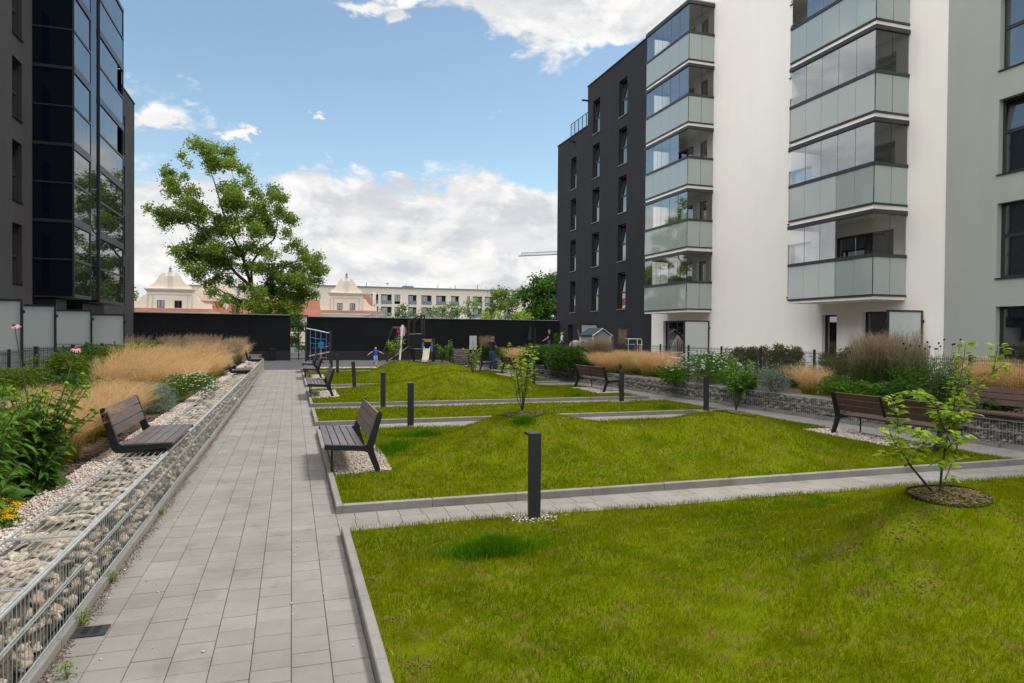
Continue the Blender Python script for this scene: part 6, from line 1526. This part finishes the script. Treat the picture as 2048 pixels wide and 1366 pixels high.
for x, z in ((0, 4.6), (3.0, 2.2), (-3.0, 2.2)): b.lathe((x, .25, zA + z), [(.3, 0), (.28, .3), (.14, .4), (.28, .6), (.26, .8), (.05, 1.0)], 8)
b.build('finial', MT['lead'], t)
t = thing('roof_wing', 'long red tiled roof wing between the two gabled houses', 'house', (0, 104, 0)); b = MB()
x0, x1 = cA.x + hA * .6, cB.x - hB * .9; ez, rz_ = gy(500, 631, 101.5).z, gy(500, 597, 107).z
b.add([(x0, -2.5, ez), (x1, -2.5, ez), (x1, 3.0, rz_), (x0, 3.0, rz_), (x1, 8, ez), (x0, 8, ez)], [(0, 1, 2, 3), (3, 2, 4, 5)]); b.build('roof', MT['tile'], t)
b = MB(); b.box(x0, x1, -2.2, 7.6, 0, ez - .05); b.build('wall', MT['cream'], t)
b = MB(); q = gy(453, 610, 104.5); b.box(q.x - .28, q.x + .28, -.4, .2, ez, q.z + 1.4); b.build('chimney', MT['whitep'], t)
t = thing('roof_wing', 'red tiled roof corner with grey dormer behind the right gabled house', 'house', (cB.x + 4.0, 118, 0)); b = MB()
z0 = gy(740, 632, 117).z; z1 = gy(735, 588, 120).z; b.add([(-2.8, -2, z0), (1.4, -2, z0), (.4, 2, z1), (-2.8, 2, z1)], [(0, 1, 2, 3)]); b.build('roof', MT['tile'], t); b = MB(); b.box(-2.8, 1.4, -1.9, 5, 0, z0 - .03); b.build('wall', MT['cream'], t)
b = MB(); b.box(.7, 1.15, -1.6, -.8, z0, z1 + .2); b.build('chimney', MT['cream'], t); b = MB(); b.lathe((1.9, -2.2, z0 - .3), [(.5, 0), (.45, .4), (.25, .6), (.3, .85), (.05, 1.2)], 10); b.build('finial', MT['lead'], t)
# long cream apartment block far behind
YB = 200.0
t = thing('apartment_building', 'long cream four storey block far behind the trees', 'apartment building', (0, YB, 0))
xl, xm, xr = gy(350, 600, YB).x, gy(628, 600, YB).x, gy(1100, 600, YB).x; zl, zm = gy(500, 574, YB).z, gy(760, 575, YB).z
rows = [(588, 607), (612, 629), (637, 655)]
ops = []; cols = [(665, 720, 1), (740, 818, 1), (838, 880, 0), (938, 1000, 1), (1035, 1110, 1), (1143, 1215, 1), (1252, 1310, 1), (1370, 1390, 0), (1410, 1480, 1), (1498, 1567, 1), (1640, 1690, 1), (1770, 1800, 0), (-80, -45, 0), (10, 70, 1), (100, 130, 0), (235, 305, 1), (430, 480, 0)]
def fcy(m_, X0, X1, Z1, ops):
    xs = sorted({X0, X1, *[o[0] for o in ops], *[o[1] for o in ops]}); zs = sorted({0, Z1, *[o[2] for o in ops], *[o[3] for o in ops]}); b = MB()
    for i in range(len(xs) - 1):
        for k in range(len(zs) - 1):
            xc, zc = (xs[i] + xs[i + 1]) / 2, (zs[k] + zs[k + 1]) / 2
            if any(o[0] < xc < o[1] and o[2] < zc < o[3] for o in ops): continue
            b.quad((xs[i], 0, zs[k]), (xs[i + 1], 0, zs[k]), (xs[i + 1], 0, zs[k + 1]), (xs[i], 0, zs[k + 1]))
    for o in ops: b.quad((o[0], 0, o[2]), (o[1], 0, o[2]), (o[1], 1, o[2]), (o[0], 1, o[2])); b.quad((o[0], 0, o[3]), (o[0], 1, o[3]), (o[1], 1, o[3]), (o[1], 0, o[3])); b.quad((o[0], 0, o[2]), (o[0], 1, o[2]), (o[0], 1, o[3]), (o[0], 0, o[3])); b.quad((o[1], 0, o[2]), (o[1], 0, o[3]), (o[1], 1, o[3]), (o[1], 1, o[2]))
    return b.build('wall', m_, t)
H3 = 3.55
for (a, b_, lg) in cols:
    pa, pb = gy(560 + a * .2734, 600, YB).x, gy(560 + b_ * .2734, 600, YB).x; top0 = zm - 1.95
    for k in range(3): ops.append((pa, pb, top0 - 2.75 - H3 * k, top0 - H3 * k, lg))
fcy(MT['cream2'], xl, xm, zl, [o for o in ops if o[1] < xm and o[3] < zl]); fcy(MT['cream2'], xm, xr, zm, [o for o in ops if o[0] > xm])
for (a, b_, c_, d, lg) in ops:
    if xm - 4 < a < xm + .2 and b_ > xm: continue
    if lg:
        q = MB(); q.quad((a, .99, c_), (b_, .99, c_), (b_, .99, d), (a, .99, d)); wn = q.build('loggia', MT['plinth'], t)
        w_ = (b_ - a); q = MB(); q.box(a + w_ * .1, a + w_ * .62, .90, .96, c_ + .1, d - .35); q.build('pane', MT['wglass'], wn); q = MB(); q.box(a + w_ * .34, a + w_ * .38, .86, .895, c_ + .1, d - .35); q.box(a + w_ * .08, a + w_ * .64, .86, .895, d - .35, d - .25); q.build('window_bar', MT['whitep'], wn)
        q = MB(); q.box(a, b_, -.05, .0, c_ - .02, c_ + 1.0); q.build('balustrade', MT['lead'], wn)
    else:
        q = MB(); q.box(a, b_, .1, .16, c_ + .7, d); wn = q.build('window', MT['slat_brown'], t); q = MB(); w_ = b_ - a; q.box(a + .12, a + w_ * .48, .07, .099, c_ + .85, d - .12); q.box(a + w_ * .54, b_ - .12, .07, .099, c_ + .85, d - .12); q.build('pane', MT['wglass'], wn)
q = MB(); q.box(xl, xm, -.3, 12, zl, zl + .2); q.box(xm - .2, xr, -.35, 12, zm, zm + .25); q.build('roof_edge', MT['lead'], t)
q = MB(); q.box(xm - .15, xm, .01, 12, 0, zm); q.box(xl, xl + .3, .01, 12, 0, zl); q.box(xr - .3, xr, .01, 12, 0, zm); q.box(xl, xr, 11.7, 12, 0, zl); q.build('end_wall', MT['cream2'], t)
q = MB()
for px_ in (640, 700, 735, 815, 880, 905, 915, 960): v = gy(px_, 580, YB).x; q.bar((v, 3, zm + .2), (v, 3, zm + RN.uniform(.9, 2.0)), .18)
v = gy(820, 575, YB).x; q.box(v - 1.6, v + 1.6, 3, 5, zm + .25, zm + .9); q.build('roof_vent', MT['lead'], t)
# flat roofed block behind the gap
# ------------------------------------------------------------------ crane and bird
YC = 330.0; a, b_ = gy(1038, 512, YC), gy(1180, 506, YC)
t = thing('tower_crane', 'far tower crane jib beside the charcoal building', 'crane', (b_.x, YC, 0)); q = MB(); L = b_ - a; n = 30
pts = [Vector((a.x - b_.x, 0, a.z)) + Vector((L.x, 0, L.z)) * (i / n) for i in range(n + 1)]
q.bar(pts[0], pts[-1], .42); q.bar(pts[0] + Vector((0, 1.4, 0)), pts[-1] + Vector((0, 1.4, 0)), .3); q.bar(pts[1] + Vector((0, .7, 1.5)), pts[-1] + Vector((0, .7, 1.7)), .3)
for i in range(1, n): q.bar(pts[i], pts[i] + (pts[1] - pts[0]) * .5 + Vector((0, .7, 1.55)), .16); q.bar(pts[i] + (pts[1] - pts[0]) * .5 + Vector((0, .7, 1.55)), pts[i + 1], .16)
q.build('jib', MT['lead'], t); q = MB()
for sx_ in (-.9, .9):
    for sy_ in (-.9, .9): q.bar((sx_, sy_ + .7, 0), (sx_, sy_ + .7, b_.z + 6), .25)
for k in range(28): q.bar((-.9, -.2, k * 1.6), (.9, -.2, k * 1.6 + 1.6), .14)
q.build('mast', MT['lead'], t)
p = gy(774.5, 568, 90); t = thing('bird', 'small dark bird flying over the right gabled house', 'bird', tuple(p)); q = MB(); q.lathe((0, 0, 0), [(.01, -.15), (.05, -.05), (.05, .05), (.01, .16)], 8); q.add([(0, 0, .02), (-.30, .05, .18), (-.28, -.06, .10), (0, 0, -.06), (.28, .05, .10), (.26, -.06, .02)], [(0, 1, 2, 3), (0, 3, 5, 4)]); q.build('body', MT['core'], t)

# ------------------------------------------------------------------ people
SEGM = {}
def person(label, loc, rz, H, J, wear, group=None, fingers=True, hairm='hair2', hair_long=False):
    """J: joint positions for a 1.75 m adult (x right, y forward, z up); one continuous skinned body, clothing and hair as parts"""
    s = H / 1.75; root = thing('person', label, 'person', loc, rz, group)
    names, verts, edges, rads, par = [], [], [], [], {}
    def add(n, p, r, parent=None):
        names.append(n); verts.append(Vector(p) * s); rads.append(r * s)
        if parent is not None: edges.append((names.index(parent), len(names) - 1))
        par[n] = parent
    add('pelvis', J['pelvis'], .145); add('waist', J['waist'], .128, 'pelvis'); add('chest', J['chest'], .150, 'waist'); add('collar', J['collar'], .085, 'chest')
    add('neck', J['neck'], .055, 'collar'); add('jaw', J['jaw'], .072, 'neck'); add('face', J['face'], .092, 'jaw'); add('skull', J['skull'], .088, 'face'); add('crown', J['crown'], .045, 'skull')
    for sd in ('L', 'R'):
        add('sh' + sd, J['sh' + sd], .062, 'collar'); add('el' + sd, J['el' + sd], .043, 'sh' + sd); add('wr' + sd, J['wr' + sd], .029, 'el' + sd)
        w_, e_ = Vector(J['wr' + sd]), Vector(J['el' + sd]); d = (w_ - e_).normalized(); sdv = d.cross(Vector((0, 0, 1))); sdv = sdv.normalized() if sdv.length > .1 else Vector((1, 0, 0))
        add('palm' + sd, w_ + d * .06, .030, 'wr' + sd)
        if fingers:
            for k, (o, l) in enumerate(((-.030, .075), (-.010, .088), (.010, .084), (.028, .066))):
                add('f%d%s' % (k, sd), w_ + d * .085 + sdv * o, .0095, 'palm' + sd); add('g%d%s' % (k, sd), w_ + d * (.06 + l) + sdv * o * 1.2 + Vector((0, 0, -.012)), .0075, 'f%d%s' % (k, sd))
            add('t0' + sd, w_ + d * .055 + sdv * -.045 + Vector((0, 0, .01)), .011, 'palm' + sd); add('t1' + sd, w_ + d * .09 + sdv * -.06 + Vector((0, 0, .005)), .009, 't0' + sd)
        add('hip' + sd, J['hip' + sd], .098, 'pelvis'); add('kn' + sd, J['kn' + sd], .060, 'hip' + sd); add('calf' + sd, (Vector(J['kn' + sd]) * .6 + Vector(J['an' + sd]) * .4 + Vector((0, -.015, 0))), .056, 'kn' + sd)
        add('an' + sd, J['an' + sd], .040, 'calf' + sd); add('toe' + sd, J['toe' + sd], .036, 'an' + sd)
    me = bpy.data.meshes.new('body'); me.from_pydata([tuple(v) for v in verts], edges, []); ob = bpy.data.objects.new('body', me); COL.objects.link(ob)
    sk = ob.modifiers.new('skin', 'SKIN'); sk.use_smooth_shade = True; sk.branch_smoothing = .4
    lay = me.skin_vertices[0] if len(me.skin_vertices) else None
    if lay is None:
        import bmesh
        bm = bmesh.new(); bm.from_mesh(me); bm.verts.layers.skin.verify(); bm.to_mesh(me); bm.free(); lay = me.skin_vertices[0]
    for i, r in enumerate(rads):
        fx = 1.22 if names[i] in ('pelvis', 'waist', 'chest') else 1.0; lay.data[i].radius = (r * fx, r * (.80 if fx > 1 else 1)); lay.data[i].use_root = (i == 0)
    ss = ob.modifiers.new('sub', 'SUBSURF'); ss.levels = 1; ss.render_levels = 1
    dg = bpy.context.evaluated_depsgraph_get(); bm_ = bpy.data.meshes.new_from_object(ob.evaluated_get(dg)); bpy.data.objects.remove(ob)
    n = len(bm_.vertices); V = np.zeros(n * 3); bm_.vertices.foreach_get('co', V); V = V.reshape(-1, 3); N = np.zeros(n * 3); bm_.vertices.foreach_get('normal', N); N = N.reshape(-1, 3)
    faces = [tuple(p.vertices) for p in bm_.polygons]
    b = MB(); b.v = [tuple(v) for v in V]; b.f = [list(f) for f in faces]; b.m = [0] * len(faces); b.build('body', MT['skin'], root, smooth=True)
    seg = [(names[i], np.array(verts[a]), np.array(verts[i])) for (a, i) in edges]
    C = np.array([V[list(f)].mean(0) for f in faces])
    best = np.full(len(C), 1e9); lab = np.zeros(len(C), int); tt = np.zeros(len(C))
    for k, (nm, p, q) in enumerate(seg):
        d = q - p; L2 = (d * d).sum() + 1e-9; u = np.clip(((C - p) @ d) / L2, 0, 1); dist = np.linalg.norm(C - (p + u[:, None] * d), axis=1) - rads[names.index(nm)] * .6
        m_ = dist < best; best[m_] = dist[m_]; lab[m_] = k; tt[m_] = u[m_]
    def cloth(name, m_, test, off=.010):
        sel = [i for i in range(len(faces)) if test(seg[lab[i]][0], tt[i])]
        if not sel: return
        used = sorted({v for i in sel for v in faces[i]}); mp = {v: k for k, v in enumerate(used)}
        c = MB(); c.v = [tuple(V[v] + N[v] * off * s) for v in used]; c.f = [[mp[v] for v in faces[i]] for i in sel]; c.m = [0] * len(sel); o = c.build(name, MT[m_], root, smooth=True)
        so_ = o.modifiers.new('thick', 'SOLIDIFY'); so_.thickness = .006 * s; so_.offset = -1
    body = ('waist', 'chest', 'collar', 'shL', 'shR')
    sl = wear.get('sleeve', .55)
    cloth('shirt', wear['top'], lambda nm, u: nm in body or (nm[:2] == 'el' and u < sl) or (nm == 'neck' and u < .15))
    lg = wear.get('leg', 1.0)
    def trous(nm, u):
        if nm[:3] == 'hip': return True
        if nm[:2] == 'kn': return u < (lg if lg < 1 else 2)
        if nm[:4] == 'calf' or nm[:2] == 'an': return lg >= 1
        return nm == 'waist' and u < .12
    cloth('trousers', wear['bottom'], trous, .013)
    if wear.get('shoe'): cloth('shoes', wear['shoe'], lambda nm, u: nm[:3] == 'toe' or (nm[:2] == 'an' and u > .85), .014)
    head = [i for i in range(len(faces)) if seg[lab[i]][0] in ('skull', 'crown', 'face')]
    fdir = (Vector(J['face']) - Vector(J['jaw'])); fw = Vector(J.get('look', (0, 1, 0))).normalized(); hc = Vector(J['face']) * s
    sel = []
    for i in head:
        d = Vector(C[i]) - hc; fr = d.dot(fw) / s; up = d.z / s
        if up > .055 or (fr < .02 and up > -.05) or (fr < .055 and up > .03): sel.append(i)
    if sel:
        used = sorted({v for i in sel for v in faces[i]}); mp = {v: k for k, v in enumerate(used)}; c = MB(); c.v = [tuple(V[v] + N[v] * .012 * s) for v in used]; c.f = [[mp[v] for v in faces[i]] for i in sel]; c.m = [0] * len(sel)
        if hair_long:
            q = hc - fw * .10 * s; c.lathe(tuple(q + Vector((0, 0, .03 * s))), [(.02 * s, -.05 * s), (.05 * s, -.02 * s), (.055 * s, .02 * s), (.02 * s, .06 * s)], 8)
        c.build('hair', MT[hairm], root, smooth=True)
    side = fw.cross(Vector((0, 0, 1))).normalized()
    for sg in (-1, 1): e = MB(); q = hc + fw * .088 * s + side * sg * .032 * s + Vector((0, 0, .005 * s)); e.lathe(tuple(q), [(.002 * s, -.008 * s), (.011 * s, 0), (.002 * s, .008 * s)], 6); e.build('eye', MT['eye'], root)
    e = MB(); q = hc + fw * .088 * s - Vector((0, 0, .022 * s)); e.tube([q + Vector((0, 0, .02 * s)), q + fw * .022 * s, q + fw * .004 * s - Vector((0, 0, .008 * s))], [.006 * s, .013 * s, .008 * s], 6)
    for sg in (-1, 1): q = hc + side * sg * .092 * s - fw * .01 * s; e.lathe(tuple(q), [(.004 * s, -.03 * s), (.014 * s, -.01 * s), (.016 * s, .015 * s), (.004 * s, .03 * s)], 6)
    e.build('face_features', MT['skin'], root, smooth=True)
    return root
def pose(**kw):
    J = dict(pelvis=(0, 0, .96), waist=(0, 0, 1.12), chest=(0, .005, 1.32), collar=(0, -.005, 1.45), neck=(0, .0, 1.52), jaw=(0, .02, 1.58), face=(0, .025, 1.645), skull=(0, .01, 1.70), crown=(0, .0, 1.73),
             shL=(-.175, 0, 1.43), shR=(.175, 0, 1.43), elL=(-.23, -.03, 1.14), elR=(.23, -.03, 1.14), wrL=(-.24, .06, .90), wrR=(.24, .06, .90),
             hipL=(-.10, 0, .88), hipR=(.10, 0, .88), knL=(-.11, .02, .48), knR=(.11, .02, .48), anL=(-.12, -.02, .075), anR=(.12, -.02, .075), toeL=(-.135, .13, .036), toeR=(.135, .13, .036))
    J.update(kw); return J
p = g(984, 738.5, 0)
person('man in black T-shirt and jeans standing with folded arms by the right path', (p[0], p[1], 0), rad(-62), 1.78, pose(elL=(-.25, .06, 1.17), elR=(.25, .06, 1.17), wrL=(.02, .22, 1.17), wrR=(-.02, .24, 1.22), anL=(-.15, -.02, .075), anR=(.15, .03, .075), toeL=(-.18, .12, .036), toeR=(.19, .16, .036), look=(-.2, 1, 0)), dict(top='tee_black', bottom='jeans', shoe='shoe'))
p = gy(1099, 690, 45.0)
person('man in black T-shirt behind the deep green bushes, looking left', (p.x, 45.0, BEDZ), rad(72), 1.80, pose(elL=(-.2, .14, 1.16), elR=(.22, .12, 1.15), wrL=(-.10, .36, 1.04), wrR=(.10, .36, 1.02)), dict(top='tee_black', bottom='jeans', shoe='shoe'))
p = gy(1124, 690, 44.5)
person('woman in sleeveless white top with tied light hair, facing left', (p.x, 44.5, BEDZ), rad(80), 1.62, pose(elR=(.22, -.06, 1.14), wrR=(.2, .10, .94), elL=(-.2, .02, 1.14), wrL=(-.16, .2, 1.0)), dict(top='top_white', bottom='jeans', shoe='shoe', sleeve=.02), hairm='hair', hair_long=True)
p = g(751, 733.5, .02)
kid = pose(face=(0, .03, 1.63), shL=(-.165, 0, 1.40), shR=(.165, 0, 1.40), elL=(-.42, .02, 1.30), elR=(.42, .02, 1.28), wrL=(-.64, .05, 1.20), wrR=(.62, .05, 1.12), knL=(-.10, .05, .50), anL=(-.09, -.02, .075), toeL=(-.09, .12, .036), knR=(.10, .16, .56), anR=(.10, -.20, .42), toeR=(.10, -.24, .28), look=(0.15, 1, -.15))
person('running fair haired child in blue T-shirt with arms spread wide', (p[0], p[1], .01), rad(187), 1.12, kid, dict(top='tee_blue', bottom='short_blue', shoe='shoe', leg=.75), hairm='hair')
p = gy(659.5, 716, 44.4)
person('child in blue T-shirt standing at the rope climbing frame', (p.x, 44.4, p.z), rad(70), .98, pose(elL=(-.2, .22, 1.26), elR=(.2, .22, 1.26), wrL=(-.12, .44, 1.28), wrR=(.12, .44, 1.28)), dict(top='tee_blue', bottom='tee_black', leg=.8), hairm='hair')
